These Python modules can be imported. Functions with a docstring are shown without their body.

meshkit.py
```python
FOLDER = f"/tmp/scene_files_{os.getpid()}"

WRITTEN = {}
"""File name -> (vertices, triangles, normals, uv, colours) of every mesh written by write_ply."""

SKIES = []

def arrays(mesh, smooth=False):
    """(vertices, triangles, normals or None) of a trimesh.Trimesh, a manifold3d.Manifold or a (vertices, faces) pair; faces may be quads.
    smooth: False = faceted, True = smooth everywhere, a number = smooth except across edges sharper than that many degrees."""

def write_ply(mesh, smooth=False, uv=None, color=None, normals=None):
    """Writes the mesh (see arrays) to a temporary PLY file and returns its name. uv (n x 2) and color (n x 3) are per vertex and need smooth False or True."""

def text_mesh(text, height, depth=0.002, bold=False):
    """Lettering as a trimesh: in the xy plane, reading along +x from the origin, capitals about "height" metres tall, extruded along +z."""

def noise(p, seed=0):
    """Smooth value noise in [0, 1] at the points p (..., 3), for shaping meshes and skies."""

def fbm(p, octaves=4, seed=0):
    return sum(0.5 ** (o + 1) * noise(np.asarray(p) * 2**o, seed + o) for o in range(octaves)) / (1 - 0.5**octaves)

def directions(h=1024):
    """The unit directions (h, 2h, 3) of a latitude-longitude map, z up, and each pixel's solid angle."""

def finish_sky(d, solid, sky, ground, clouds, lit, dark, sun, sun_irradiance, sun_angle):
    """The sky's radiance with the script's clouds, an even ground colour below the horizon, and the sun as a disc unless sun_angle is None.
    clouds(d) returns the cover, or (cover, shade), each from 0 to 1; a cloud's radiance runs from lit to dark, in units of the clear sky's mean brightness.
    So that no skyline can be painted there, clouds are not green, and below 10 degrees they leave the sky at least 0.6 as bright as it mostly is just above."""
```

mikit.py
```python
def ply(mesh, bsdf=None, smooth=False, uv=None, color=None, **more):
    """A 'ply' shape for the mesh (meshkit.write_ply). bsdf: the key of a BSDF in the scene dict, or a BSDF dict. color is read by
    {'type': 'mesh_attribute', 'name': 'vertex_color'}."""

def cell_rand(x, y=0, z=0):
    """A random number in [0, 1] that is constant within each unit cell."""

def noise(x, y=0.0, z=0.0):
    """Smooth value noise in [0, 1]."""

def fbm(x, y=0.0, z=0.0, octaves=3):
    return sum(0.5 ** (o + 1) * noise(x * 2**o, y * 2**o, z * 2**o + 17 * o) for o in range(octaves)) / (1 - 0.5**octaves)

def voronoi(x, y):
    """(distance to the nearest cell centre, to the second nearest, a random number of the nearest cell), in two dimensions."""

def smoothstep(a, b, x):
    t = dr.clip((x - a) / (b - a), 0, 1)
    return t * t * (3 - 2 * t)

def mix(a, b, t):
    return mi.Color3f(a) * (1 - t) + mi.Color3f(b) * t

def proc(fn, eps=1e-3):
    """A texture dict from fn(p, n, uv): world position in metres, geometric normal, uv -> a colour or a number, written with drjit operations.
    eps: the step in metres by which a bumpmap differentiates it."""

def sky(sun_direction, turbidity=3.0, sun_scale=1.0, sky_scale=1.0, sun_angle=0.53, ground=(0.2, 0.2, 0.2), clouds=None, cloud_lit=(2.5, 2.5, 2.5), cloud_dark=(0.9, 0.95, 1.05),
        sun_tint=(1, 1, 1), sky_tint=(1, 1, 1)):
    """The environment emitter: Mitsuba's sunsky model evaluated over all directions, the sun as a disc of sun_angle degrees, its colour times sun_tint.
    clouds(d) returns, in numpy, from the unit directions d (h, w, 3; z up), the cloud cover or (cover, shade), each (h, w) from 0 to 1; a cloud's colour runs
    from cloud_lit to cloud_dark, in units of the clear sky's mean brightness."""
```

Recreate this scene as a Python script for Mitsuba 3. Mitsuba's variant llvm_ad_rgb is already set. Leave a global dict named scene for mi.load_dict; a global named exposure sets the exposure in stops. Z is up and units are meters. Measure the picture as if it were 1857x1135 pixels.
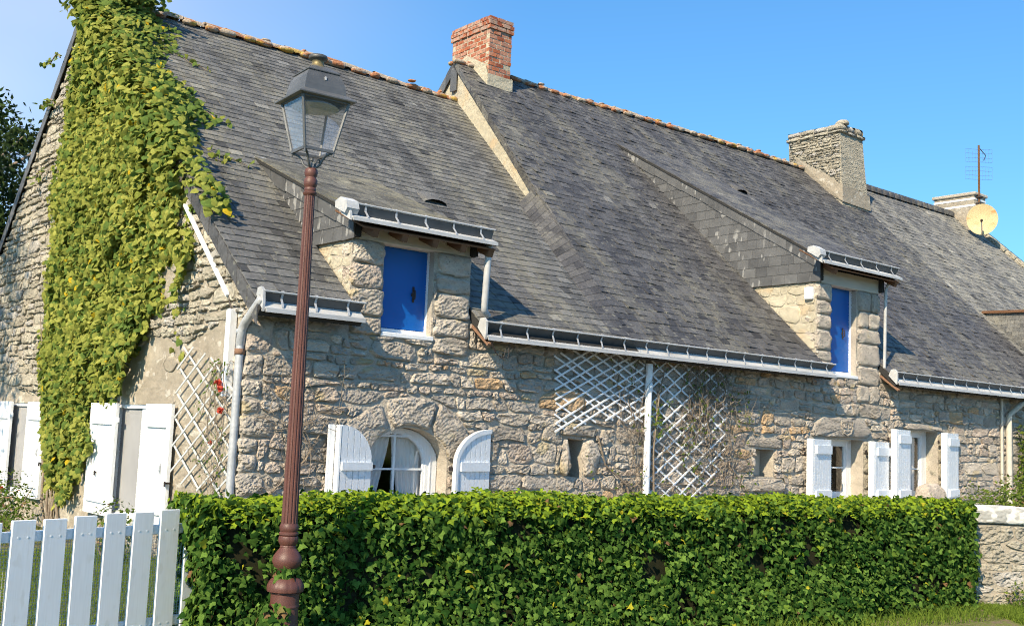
import math
import numpy as np
import trimesh
import drjit as dr
import mitsuba as mi
import mikit
import meshkit
from shapely.geometry import Polygon, LineString, Point, box as sbox, MultiPolygon
from shapely.ops import unary_union
from shapely import affinity
from scipy.spatial import Voronoi
from mikit import noise, fbm, smoothstep, mix, cell_rand

T = mi.ScalarTransform4f
scene, labels = {}, {}

# ------------------------------------------------------------------ camera, light, exposure
CAM = np.array([-5.237, -10.689, 1.7])
YAW, PITCH, ROLL = (math.radians(a) for a in (39.746, 6.237, 2.352))
_F = np.array([math.sin(YAW) * math.cos(PITCH), math.cos(YAW) * math.cos(PITCH), math.sin(PITCH)])
_R = np.array([math.cos(YAW), -math.sin(YAW), 0.0])
_U = np.cross(_R, _F)
_UP = -math.sin(ROLL) * _R + math.cos(ROLL) * _U
scene['camera'] = {'type': 'perspective', 'fov': 50.56, 'fov_axis': 'x', 'near_clip': 0.05, 'far_clip': 2000.0,
                   'to_world': T().look_at(origin=CAM.tolist(), target=(CAM + _F).tolist(), up=_UP.tolist())}
SUN = np.array([-0.76, -0.32, 0.56])


def thin_cloud(d):
    """A thin pale veil low in the north-west sky; the rest is clear."""
    c = np.array([0.08, 0.93, 0.36])
    c = c / np.linalg.norm(c)
    a = np.clip(1 - np.arccos(np.clip(d @ c, -1, 1)) / 0.6, 0, 1)
    n = meshkit.fbm(d * np.array([5.0, 5.0, 9.0]) + 3.1, 4, 5)
    return 0.62 * a * a * (3 - 2 * a) * (0.55 + 0.6 * n)


scene['sky'] = mikit.sky(SUN.tolist(), turbidity=3.0, clouds=thin_cloud, cloud_lit=(2.1, 2.15, 2.35), cloud_dark=(1.2, 1.25, 1.4),
                         sun_tint=(0.94, 0.98, 1.02), sky_tint=(0.54, 0.94, 1.2))
exposure = 2.55

# ------------------------------------------------------------------ materials


def both(b):
    return {'type': 'twosided', 'bsdf': b}


def mat(key, fn=None, rgb=None, rough=0.8, spec=0.3, bump=None, scale=1.0, eps=0.003, metallic=0.0, clearcoat=0.0):
    col = mikit.proc(fn) if fn is not None else {'type': 'rgb', 'value': list(rgb)}
    b = {'type': 'principled', 'base_color': col, 'roughness': rough, 'specular': spec, 'metallic': metallic}
    if clearcoat:
        b['clearcoat'] = clearcoat
        b['clearcoat_gloss'] = 0.7
    if bump is not None:
        b = {'type': 'bumpmap', 'tex': mikit.proc(bump, eps), 'scale': scale, 'bsdf': b}
    scene[key] = both(b)
    return key


C3 = mi.Color3f


def f_stone(p, n, uv):
    r, q = uv.x, uv.y
    c = mix(C3(0.275, 0.243, 0.206), C3(0.45, 0.403, 0.345), r)
    c = mix(c, C3(0.32, 0.29, 0.255), smoothstep(0.30, 0.22, q))
    c = mix(c, C3(0.37, 0.30, 0.25), 0.6 * smoothstep(0.72, 0.76, q))
    c = mix(c, C3(0.44, 0.29, 0.15), 0.7 * smoothstep(0.95, 0.97, q))
    a = fbm(p.x * 9, p.y * 9, p.z * 9, 3)
    g = noise(p.x * 85, p.y * 85, p.z * 85)
    g2 = noise(p.x * 31 + 5, p.y * 31, p.z * 31)
    pit = smoothstep(0.30, 0.16, 0.5 * noise(p.x * 38 + 3, p.y * 38, p.z * 38) + 0.5 * noise(p.x * 75, p.y * 75, p.z * 75 + 9))
    c = c * (0.56 + 0.5 * a + 0.26 * g + 0.2 * g2) * (1 - 0.5 * pit)
    l = smoothstep(0.62, 0.75, fbm(p.x * 5 + 9, p.y * 5, p.z * 5, 3))
    c = mix(c, C3(0.46, 0.42, 0.34), 0.4 * l)
    y = smoothstep(0.70, 0.78, fbm(p.x * 3.3 + 30, p.y * 3.3, p.z * 3.3 + 7, 3))
    return mix(c, C3(0.42, 0.32, 0.10), 0.35 * y)


def h_stone(p, n, uv):
    return 0.75 * fbm(p.x * 15, p.y * 15, p.z * 15, 2) + 0.4 * noise(p.x * 42, p.y * 42, p.z * 42) + 0.15 * noise(p.x * 90, p.y * 90, p.z * 90)


mat('m_stone', f_stone, bump=h_stone, scale=0.075, rough=0.9, spec=0.2)


def f_mortar(p, n, uv):
    a = fbm(p.x * 4, p.y * 4, p.z * 4, 3)
    g = noise(p.x * 90, p.y * 90, p.z * 90)
    c = mix(C3(0.32, 0.285, 0.235), C3(0.46, 0.415, 0.35), a) * (0.8 + 0.35 * g)
    d = smoothstep(0.6, 0.8, fbm(p.x * 1.3, p.y * 1.3 + 4, p.z * 0.7, 3))
    return mix(c, C3(0.17, 0.155, 0.13), 0.5 * d)


def h_mortar(p, n, uv):
    return 0.8 * fbm(p.x * 9, p.y * 9, p.z * 9, 3) + 0.2 * noise(p.x * 60, p.y * 60, p.z * 60)


mat('m_mortar', f_mortar, bump=h_mortar, scale=0.035, rough=0.95, spec=0.1)


def f_pale(p, n, uv):
    r, q = uv.x, uv.y
    c = mix(C3(0.28, 0.255, 0.205), C3(0.41, 0.38, 0.31), r)
    c = mix(c, C3(0.36, 0.34, 0.31), smoothstep(0.25, 0.2, q))
    a = fbm(p.x * 7, p.y * 7, p.z * 7, 3)
    g = noise(p.x * 70, p.y * 70, p.z * 70)
    c = c * (0.62 + 0.55 * a + 0.2 * g)
    return mix(c, C3(0.25, 0.235, 0.20), 0.6 * smoothstep(0.6, 0.74, fbm(p.x * 2.2 + 3, p.y * 2.2, p.z * 1.4, 3)))


mat('m_pale_stone', f_pale, bump=h_stone, scale=0.075, rough=0.9, spec=0.2)


def f_render(p, n, uv):
    a = fbm(p.x * 1.5 + 2, p.y * 1.5, p.z * 2.0, 4)
    b = fbm(p.x * 9, p.y * 9, p.z * 9, 3)
    g = noise(p.x * 80, p.y * 80, p.z * 80)
    c = mix(C3(0.25, 0.215, 0.17), C3(0.36, 0.325, 0.265), a) * (0.72 + 0.35 * b + 0.16 * g)
    w = smoothstep(0.66, 0.7, noise(p.x * 13, p.y * 13 + 40, p.z * 13)) * smoothstep(0.5, 0.6, b)
    return mix(c, C3(0.55, 0.53, 0.48), 0.4 * w)


def h_render(p, n, uv):
    return 0.7 * fbm(p.x * 5, p.y * 5, p.z * 7, 3) + 0.3 * fbm(p.x * 30, p.y * 30, p.z * 30, 2)


mat('m_render', f_render, bump=h_render, scale=0.03, rough=0.95, spec=0.1)


def f_cream(p, n, uv):
    a = fbm(p.x * 2.5 + 7, p.y * 2.5, p.z * 2.5, 4)
    b = fbm(p.x * 14, p.y * 14, p.z * 14, 3)
    c = mix(C3(0.33, 0.295, 0.22), C3(0.50, 0.46, 0.36), a) * (0.78 + 0.4 * b)
    return mix(c, C3(0.5, 0.33, 0.17), 0.35 * smoothstep(0.62, 0.72, fbm(p.x * 1.6, p.y * 1.6 + 9, p.z * 1.6, 3)))


mat('m_cream', f_cream, bump=h_render, scale=0.03, rough=0.95, spec=0.1)


def slate_fn(dark, light, lich, amount, moss):
    def f(p, n, uv):
        c = mix(C3(*dark), C3(*light), uv.x)
        a = fbm(p.x * 6, p.y * 6, p.z * 6, 3)
        g = fbm(p.x * 28, p.y * 28, p.z * 28, 2)
        c = c * (0.35 + 0.65 * a + 0.75 * g)
        big = fbm(p.x * 0.55 + 3, p.y * 0.4, p.z * 0.4, 3)
        stre = fbm(p.x * 1.7, (p.y + p.z) * 0.22 + 5, 0.0, 3)
        l = smoothstep(0.42, 0.62, 0.5 * big + 0.5 * stre) * smoothstep(0.3, 0.62, fbm(p.x * 14 + 4, p.y * 14, p.z * 14, 3) * 0.7 + 0.3 * uv.y)
        c = mix(c, C3(*lich), amount * l)
        k = smoothstep(0.55, 0.72, fbm(p.x * 2.1 + 11, p.y * 0.8, p.z * 0.8, 3))
        c = mix(c, c * 0.6, 0.6 * k)
        sp = smoothstep(0.74, 0.80, noise(p.x * 17 + 2, p.y * 17, p.z * 17)) * smoothstep(0.42, 0.6, fbm(p.x * 0.9, p.y * 0.9 + 8, p.z * 0.9, 3))
        c = mix(c, C3(0.27, 0.265, 0.21), 0.35 * sp)
        c = mix(c, c * 1.4, smoothstep(0.984, 0.986, uv.y))
        c = mix(c, c * 0.55, smoothstep(0.025, 0.02, uv.y))
        if moss:
            m = smoothstep(0.5, 0.7, fbm(p.x * 8, p.y * 8 + 3, p.z * 8, 3)) * smoothstep(0.9, 0.1, p.y)
            c = mix(c, C3(0.15, 0.13, 0.035), 0.8 * m)
        return c
    return f


def h_slate(p, n, uv):
    return 0.6 * fbm(p.x * 12, p.y * 12, p.z * 12, 3) + 0.4 * noise(p.x * 55, p.y * 55, p.z * 55)


mat('m_slate_old', slate_fn((0.066, 0.067, 0.068), (0.125, 0.125, 0.122), (0.20, 0.19, 0.15), 0.55, False), bump=h_slate, scale=0.014, rough=0.7, spec=0.4)
mat('m_slate_dark', slate_fn((0.042, 0.042, 0.046), (0.088, 0.087, 0.088), (0.16, 0.152, 0.122), 0.55, False), bump=h_slate, scale=0.014, rough=0.62, spec=0.45)
mat('m_slate_grey', slate_fn((0.075, 0.077, 0.08), (0.15, 0.148, 0.14), (0.25, 0.24, 0.20), 0.6, False), bump=h_slate, scale=0.014, rough=0.72, spec=0.4)
mat('m_slate_moss', slate_fn((0.055, 0.055, 0.052), (0.105, 0.103, 0.092), (0.17, 0.16, 0.115), 0.6, True), bump=h_slate, scale=0.008, rough=0.8, spec=0.3)


def f_clad(p, n, uv):
    c = mix(C3(0.062, 0.064, 0.068), C3(0.115, 0.117, 0.12), uv.x)
    s = smoothstep(0.70, 0.8, noise(p.y * 22 + p.x * 9, p.z * 6 + uv.y * 40)) * smoothstep(0.45, 0.6, fbm(p.y * 3, p.z * 3, 0, 3))
    return mix(c * (0.75 + 0.5 * fbm(p.x * 8, p.y * 8, p.z * 8, 3)), C3(0.34, 0.34, 0.33), 0.6 * s)


mat('m_clad', f_clad, rough=0.55, spec=0.45)
mat('m_underslate', rgb=(0.03, 0.03, 0.03), rough=0.9)


def f_zinc(p, n, uv):
    a = fbm(p.x * 5, p.y * 9, p.z * 9, 3)
    return mix(C3(0.33, 0.34, 0.36), C3(0.52, 0.53, 0.54), a) * (0.9 + 0.2 * noise(p.x * 40, p.y * 40, p.z * 40))


mat('m_zinc', f_zinc, rough=0.5, spec=0.5, metallic=0.25)


mat('m_zinc_dull_shaded', lambda p, n, uv: mix(C3(0.055, 0.057, 0.06), C3(0.11, 0.113, 0.118), fbm(p.x * 5, p.y * 9, p.z * 9, 3)), rough=0.6, spec=0.4)  # dark zinc: shade on the gutter upstand put into the colour; aerial grid too


def f_white(p, n, uv):
    a = fbm(p.x * 3, p.y * 3, p.z * 1.2, 3)
    b = fbm(p.x * 24 + 3, p.y * 24, p.z * 9, 3)
    c = mix(C3(0.66, 0.685, 0.715), C3(0.73, 0.75, 0.775), a)
    g = noise(p.x * 140, p.y * 140, p.z * 7)
    c = c * (0.93 + 0.1 * g)
    d = smoothstep(0.45, 0.05, p.z + 0.35 * fbm(p.x * 9, p.y * 9, p.z * 5, 3))
    c = mix(c, C3(0.36, 0.38, 0.29), 0.55 * d)
    return mix(c, C3(0.52, 0.51, 0.46), 0.3 * smoothstep(0.64, 0.78, b))


mat('m_white', f_white, rough=0.45, spec=0.45)
mat('m_trellis', f_white, rough=0.7, spec=0.2)
mat('m_trellis_grey', fn=lambda p, n, uv: mix(C3(0.40, 0.415, 0.41), C3(0.56, 0.57, 0.57), fbm(p.x * 9, p.y * 9, p.z * 9, 3)), rough=0.8)
mat('m_zinc_white', fn=lambda p, n, uv: mix(C3(0.30, 0.305, 0.31), C3(0.52, 0.53, 0.54), fbm(p.x * 3, p.y * 9, p.z * 9, 3)), rough=0.45, spec=0.5)


def f_blue(p, n, uv):
    a = fbm(p.x * 3, p.y * 3, p.z * 1.0, 3)
    return mix(C3(0.001, 0.068, 0.29), C3(0.002, 0.10, 0.40), a)


mat('m_blue', f_blue, rough=0.42, spec=0.4)
mat('m_iron', rgb=(0.03, 0.022, 0.02), rough=0.6, spec=0.4)
mat('m_rust', rgb=(0.22, 0.125, 0.08), rough=0.8)


def f_timber(p, n, uv):
    return mix(C3(0.10, 0.05, 0.028), C3(0.18, 0.095, 0.05), fbm(p.x * 20, p.y * 4, p.z * 20, 3))


mat('m_timber', f_timber, rough=0.8)


def f_beam(p, n, uv):
    return mix(C3(0.42, 0.39, 0.33), C3(0.54, 0.51, 0.45), fbm(p.x * 3, p.y * 9, p.z * 12, 3))


mat('m_beam', f_beam, rough=0.8)


def f_brick(p, n, uv):
    c = mix(C3(0.27, 0.075, 0.04), C3(0.41, 0.145, 0.075), uv.x)
    a = fbm(p.x * 12, p.y * 12, p.z * 12, 3)
    c = c * (0.65 + 0.6 * a)
    w = smoothstep(0.45, 0.65, fbm(p.x * 6, p.y * 6, p.z * 9 + 5, 3) * 0.6 + 0.4 * uv.y)
    w2 = smoothstep(9.50, 9.78, p.z + 0.2 * a)
    c = mix(c, C3(0.50, 0.40, 0.32), 0.3 * w)
    return mix(c, C3(0.34, 0.30, 0.25), 0.6 * w2 * smoothstep(0.4, 0.55, noise(p.x * 17, p.y * 17, p.z * 17)))


mat('m_brick', f_brick, rough=0.9, bump=h_stone, scale=0.008)


def f_tile(p, n, uv):
    c = mix(C3(0.33, 0.135, 0.065), C3(0.45, 0.235, 0.13), uv.x)
    a = fbm(p.x * 7, p.y * 7, p.z * 7, 3)
    c = c * (0.6 + 0.7 * a)
    c = mix(c, C3(0.36, 0.33, 0.27), 0.8 * smoothstep(0.40, 0.52, fbm(p.x * 5 + 9, p.y * 9, p.z * 9, 3)))
    return mix(c, C3(0.45, 0.30, 0.05), 0.8 * smoothstep(0.6, 0.68, fbm(p.x * 2.3 + 19, p.y * 7, p.z * 7, 3)))


mat('m_tile', f_tile, rough=0.9, bump=h_stone, scale=0.02)


def f_lampbrown(p, n, uv):
    a = fbm(p.x * 12, p.y * 12, p.z * 5, 3)
    return mix(C3(0.075, 0.029, 0.023), C3(0.125, 0.052, 0.040), a)


mat('m_lampbrown', f_lampbrown, rough=0.5, spec=0.45)


def f_lantern(p, n, uv):
    a = fbm(p.x * 9, p.y * 9, p.z * 9, 3)
    return mix(C3(0.075, 0.08, 0.085), C3(0.15, 0.155, 0.16), a)


mat('m_lantern', f_lantern, rough=0.5, spec=0.5, metallic=0.3)
mat('m_brass', fn=lambda p, n, uv: mix(C3(0.20, 0.16, 0.08), C3(0.10, 0.10, 0.095), smoothstep(4.195, 4.215, p.z)), rough=0.5, metallic=0.4)
scene['m_glass'] = {'type': 'thindielectric', 'int_ior': 1.5}
scene['m_lampglass'] = {'type': 'blendbsdf', 'weight': 0.14, 'a': {'type': 'thindielectric', 'int_ior': 1.4}, 'b': both({'type': 'diffuse', 'reflectance': {'type': 'rgb', 'value': [0.42, 0.42, 0.44]}})}
mat('m_curtain', rgb=(0.62, 0.62, 0.62), rough=0.9, spec=0.1)
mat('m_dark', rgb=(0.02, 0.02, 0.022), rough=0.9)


def f_bark(p, n, uv):
    return mix(C3(0.13, 0.10, 0.075), C3(0.31, 0.255, 0.195), fbm(p.x * 14, p.y * 14, p.z * 9, 3))


mat('m_twig', f_bark, rough=0.9)


def leaf_mat(key, fn, rough=0.45, trans=0.7, spec=0.4):
    scene[key] = {'type': 'principledthin', 'base_color': mikit.proc(fn), 'roughness': rough, 'diff_trans': trans, 'eta': 1.4, 'spec_trans': 0.0}
    return key


def f_ivy(p, n, uv):
    c = mix(C3(0.15, 0.195, 0.035), C3(0.44, 0.445, 0.11), uv.x)
    c = mix(c, C3(0.13, 0.20, 0.05), smoothstep(0.35, 0.2, uv.y))
    c = mix(c, C3(0.55, 0.40, 0.03), smoothstep(0.965, 0.975, uv.y))
    return c * (0.8 + 0.4 * noise(p.x * 45, p.y * 45, p.z * 45))


leaf_mat('m_ivy', f_ivy, rough=0.42, trans=0.75)


def f_hedge(p, n, uv):
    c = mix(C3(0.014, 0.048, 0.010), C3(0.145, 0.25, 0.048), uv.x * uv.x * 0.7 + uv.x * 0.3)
    c = mix(c, C3(0.23, 0.32, 0.025), smoothstep(0.66, 0.9, uv.y))  # yellow-green for young growth, also carries sunlight painted on the top leaves
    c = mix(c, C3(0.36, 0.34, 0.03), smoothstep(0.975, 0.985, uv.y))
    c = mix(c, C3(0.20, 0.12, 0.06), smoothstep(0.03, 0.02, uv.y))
    return c * (0.8 + 0.4 * noise(p.x * 60, p.y * 60, p.z * 60))


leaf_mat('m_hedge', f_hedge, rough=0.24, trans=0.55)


def f_tree(p, n, uv):
    return mix(C3(0.022, 0.04, 0.014), C3(0.065, 0.095, 0.03), uv.x) * (0.85 + 0.3 * uv.y)


leaf_mat('m_tree', f_tree, rough=0.5, trans=0.5)


def f_bush(p, n, uv):
    return mix(mix(C3(0.05, 0.10, 0.02), C3(0.16, 0.21, 0.035), uv.x), C3(0.42, 0.22, 0.15), smoothstep(0.93, 0.95, uv.y))


leaf_mat('m_bush', f_bush, rough=0.5, trans=0.7)


def f_grass(p, n, uv):
    return mix(C3(0.09, 0.15, 0.02), C3(0.22, 0.30, 0.05), uv.x)


leaf_mat('m_grass', f_grass, rough=0.5, trans=0.8)
leaf_mat('m_petal', lambda p, n, uv: mix(C3(0.50, 0.05, 0.03), C3(0.62, 0.16, 0.11), uv.x), rough=0.5, trans=0.6)


def f_ground(p, n, uv):
    a = fbm(p.x * 2, p.y * 2, 0, 4)
    b = fbm(p.x * 22, p.y * 22, 0, 3)
    c = mix(C3(0.075, 0.085, 0.03), C3(0.13, 0.15, 0.045), a)
    return mix(c, C3(0.12, 0.095, 0.065), smoothstep(0.5, 0.7, b)) * (0.7 + 0.5 * b)


mat('m_ground', f_ground, rough=0.95, spec=0.1, bump=lambda p, n, uv: fbm(p.x * 25, p.y * 25, 0, 3), scale=0.02)


def f_dish(p, n, uv):
    a = fbm(p.x * 5, p.y * 5, p.z * 5, 3)
    c = mix(C3(0.50, 0.37, 0.19), C3(0.60, 0.48, 0.28), a)
    return mix(c, C3(0.50, 0.24, 0.08), smoothstep(0.56, 0.72, fbm(p.x * 3 + 2, p.y * 3, p.z * 3, 3)))


mat('m_dish', f_dish, rough=0.7)


def f_cap(p, n, uv):
    a = fbm(p.x * 8, p.y * 8, p.z * 8, 3)
    return mix(C3(0.62, 0.61, 0.57), C3(0.33, 0.33, 0.31), smoothstep(0.48, 0.6, a)) * (0.85 + 0.3 * noise(p.x * 50, p.y * 50, p.z * 50))


mat('m_cap', f_cap, rough=0.9, bump=h_stone, scale=0.015)

# ------------------------------------------------------------------ mesh helpers
_used = {}


def fresh(key):
    """The key itself, or with the next three-digit number when it is taken."""
    n = _used.get(key, -1) + 1
    _used[key] = n
    return key if n == 0 else f'{key}_{n:03d}'


class MB:
    """Collects pieces with a pair of numbers (u, v) per piece into one mesh."""

    def __init__(self):
        self.v, self.f, self.u, self.n = [], [], [], 0

    def add(self, v, f, uv=(0.5, 0.5)):
        v, f = np.asarray(v, float), np.asarray(f, int)
        if f.shape[1] == 4:
            f = np.vstack([f[:, [0, 1, 2]], f[:, [0, 2, 3]]])
        uv = np.asarray(uv, float)
        self.v.append(v)
        self.f.append(f + self.n)
        self.u.append(np.broadcast_to(uv, (len(v), 2)) if uv.ndim == 1 else uv)
        self.n += len(v)
        return self

    def mesh(self, m, uv=(0.5, 0.5)):
        return self.add(m.vertices, m.faces, uv)

    def box(self, lo, hi, uv=(0.5, 0.5), c=0.0):
        """An upright box; c > 0 chamfers its edges."""
        lo, hi = np.minimum(lo, hi), np.maximum(lo, hi)
        return self.obox((lo + hi) / 2, (hi - lo) / 2, np.eye(3), uv, c)

    def obox(self, c0, half, axes, uv=(0.5, 0.5), c=0.0):
        half, axes = np.asarray(half, float), np.asarray(axes, float)
        if c <= 0:
            s = np.array([[x, y, z] for x in (-1, 1) for y in (-1, 1) for z in (-1, 1)], float)
            f = np.array([[0, 1, 3, 2], [4, 6, 7, 5], [0, 4, 5, 1], [2, 3, 7, 6], [0, 2, 6, 4], [1, 5, 7, 3]])
            return self.add(np.asarray(c0) + (s * half) @ axes, f, uv)
        c = min(c, 0.45 * half.min())
        pts = []
        for sx in (-1, 1):
            for sy in (-1, 1):
                for sz in (-1, 1):
                    s = np.array([sx, sy, sz], float)
                    for k in range(3):
                        d = np.full(3, c)
                        d[k] = 0
                        pts.append(s * (half - d))
        hull = trimesh.convex.convex_hull(np.array(pts))
        return self.add(np.asarray(c0) + np.asarray(hull.vertices) @ axes, hull.faces, uv)

    def bar(self, a, b, w, t, up=(0, 0, 1), uv=(0.5, 0.5), c=0.0):
        """A straight bar from a to b, w wide across 'up', t thick."""
        a, b = np.asarray(a, float), np.asarray(b, float)
        d = b - a
        L = np.linalg.norm(d)
        d = d / L
        s = np.cross(d, up)
        s = s / np.linalg.norm(s)
        return self.obox((a + b) / 2, (L / 2, w / 2, t / 2), np.array([d, s, np.cross(d, s)]), uv, c)

    def tube(self, pts, r, n=8, uv=(0.5, 0.5), cap=True):
        pts = np.asarray(pts, float)
        r = np.broadcast_to(np.asarray(r, float), (len(pts),))
        t = np.gradient(pts, axis=0)
        t /= np.linalg.norm(t, axis=1, keepdims=True) + 1e-12
        ref = np.array([0.3, 0.9, 0.2]) if abs(t[0] @ np.array([0.3, 0.9, 0.2])) < 0.85 else np.array([1.0, 0, 0])
        a = np.cross(t, ref)
        a /= np.linalg.norm(a, axis=1, keepdims=True) + 1e-12
        b = np.cross(t, a)
        ang = np.arange(n) * 2 * np.pi / n
        v = (pts[:, None] + r[:, None, None] * (np.cos(ang)[None, :, None] * a[:, None] + np.sin(ang)[None, :, None] * b[:, None])).reshape(-1, 3)
        f = []
        for i in range(len(pts) - 1):
            for j in range(n):
                k = (j + 1) % n
                f.append([i * n + j, i * n + k, (i + 1) * n + k, (i + 1) * n + j])
        f = np.array(f)
        f = np.vstack([f[:, [0, 1, 2]], f[:, [0, 2, 3]]])
        if cap:
            v = np.vstack([v, pts[:1], pts[-1:]])
            e = (len(pts) - 1) * n
            f = np.vstack([f, [[len(v) - 2, (j + 1) % n, j] for j in range(n)], [[len(v) - 1, e + j, e + (j + 1) % n] for j in range(n)]])
        return self.add(v, f, uv)

    def lathe(self, prof, x, y, n=28, uv=(0.5, 0.5), flute=None):
        """prof: (radius, z) pairs from bottom to top; flute(angle, radius, z) may change the radius."""
        prof = np.asarray(prof, float)
        ang = np.arange(n) * 2 * np.pi / n
        v = []
        for r, z in prof:
            rr = np.full(n, r) if flute is None else flute(ang, r, z)
            v.append(np.stack([x + rr * np.cos(ang), y + rr * np.sin(ang), np.full(n, z)], 1))
        f = [[i * n + j, i * n + (j + 1) % n, (i + 1) * n + (j + 1) % n, (i + 1) * n + j] for i in range(len(prof) - 1) for j in range(n)]
        return self.add(np.vstack(v), f, uv)

    def prism(self, poly, to, d0, d1, uv=(0.5, 0.5)):
        """A shapely polygon (a, b) pushed from depth d0 to d1; to(a, b, d) -> world points."""
        for g in getattr(poly, 'geoms', [poly]):
            if g.is_empty or g.area < 1e-6:
                continue
            m = trimesh.creation.extrude_polygon(g, 1.0, engine='earcut')
            w = to(m.vertices[:, 0], m.vertices[:, 1], d0 + (d1 - d0) * m.vertices[:, 2])
            mm = trimesh.Trimesh(w, m.faces, process=False)
            if mm.volume < 0:
                mm.invert()
            self.mesh(mm, uv)
        return self


def put(name, mb, bsdf, parent=None, smooth=False, label=None, cat=None, group=None, kind=None, noid=False):
    key = fresh((parent + '__' if parent else '') + name)
    v, f, u = np.vstack(mb.v), np.vstack(mb.f), np.vstack(mb.u)
    if isinstance(smooth, bool):
        scene[key] = mikit.ply((v, f), bsdf, smooth=smooth, uv=u)
    else:
        scene[key] = mikit.ply((v, f), bsdf, smooth=smooth)
    tag(key, label, cat, group, kind)
    return key


def tag(key, label=None, cat=None, group=None, kind=None):
    d = {k: x for k, x in (('label', label), ('category', cat), ('group', group), ('kind', kind)) if x}
    if d:
        labels[key] = {**labels.get(key, {}), **d}


def thing(name, label, cat, group=None):
    key = fresh(name)
    tag(key, label, cat, group)
    return key


class Bin:
    """Pieces of one kind on one thing: the 'most' that show largest become entries of their own, the others one mesh per holder."""

    def __init__(self, one, rest, most=300):
        self.one, self.rest, self.most, self.items = one, rest, most, []

    def add(self, holder, v, f, bsdf, uv, smooth, weight):
        self.items.append((weight, holder, np.asarray(v, float), np.asarray(f, int), bsdf, uv, smooth))

    def done(self):
        self.items.sort(key=lambda x: -x[0])
        for w, h, v, f, b, uv, s in self.items[:self.most]:
            put(self.one, MB().add(v, f, uv), b, h, s)
        left = {}
        for w, h, v, f, b, uv, s in self.items[self.most:]:
            left.setdefault((h, b, s), MB()).add(v, f, uv)
        for (h, b, s), mb in left.items():
            put(self.rest, mb, b, h, s, kind='stuff')
        self.items = []


def size_seen(v):
    v = np.asarray(v)
    c = v.mean(0)
    return np.prod(np.sort(v.max(0) - v.min(0))[1:]) / ((c - CAM) ** 2).sum()


def front(a, b, d):
    """Front wall: a = x, b = height, d = distance out of the wall."""
    return np.stack(np.broadcast_arrays(a, -np.asarray(d, float), b), -1)


def gable(a, b, d):
    """Left gable wall: a = y."""
    return np.stack(np.broadcast_arrays(-np.asarray(d, float), a, b), -1)


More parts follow.
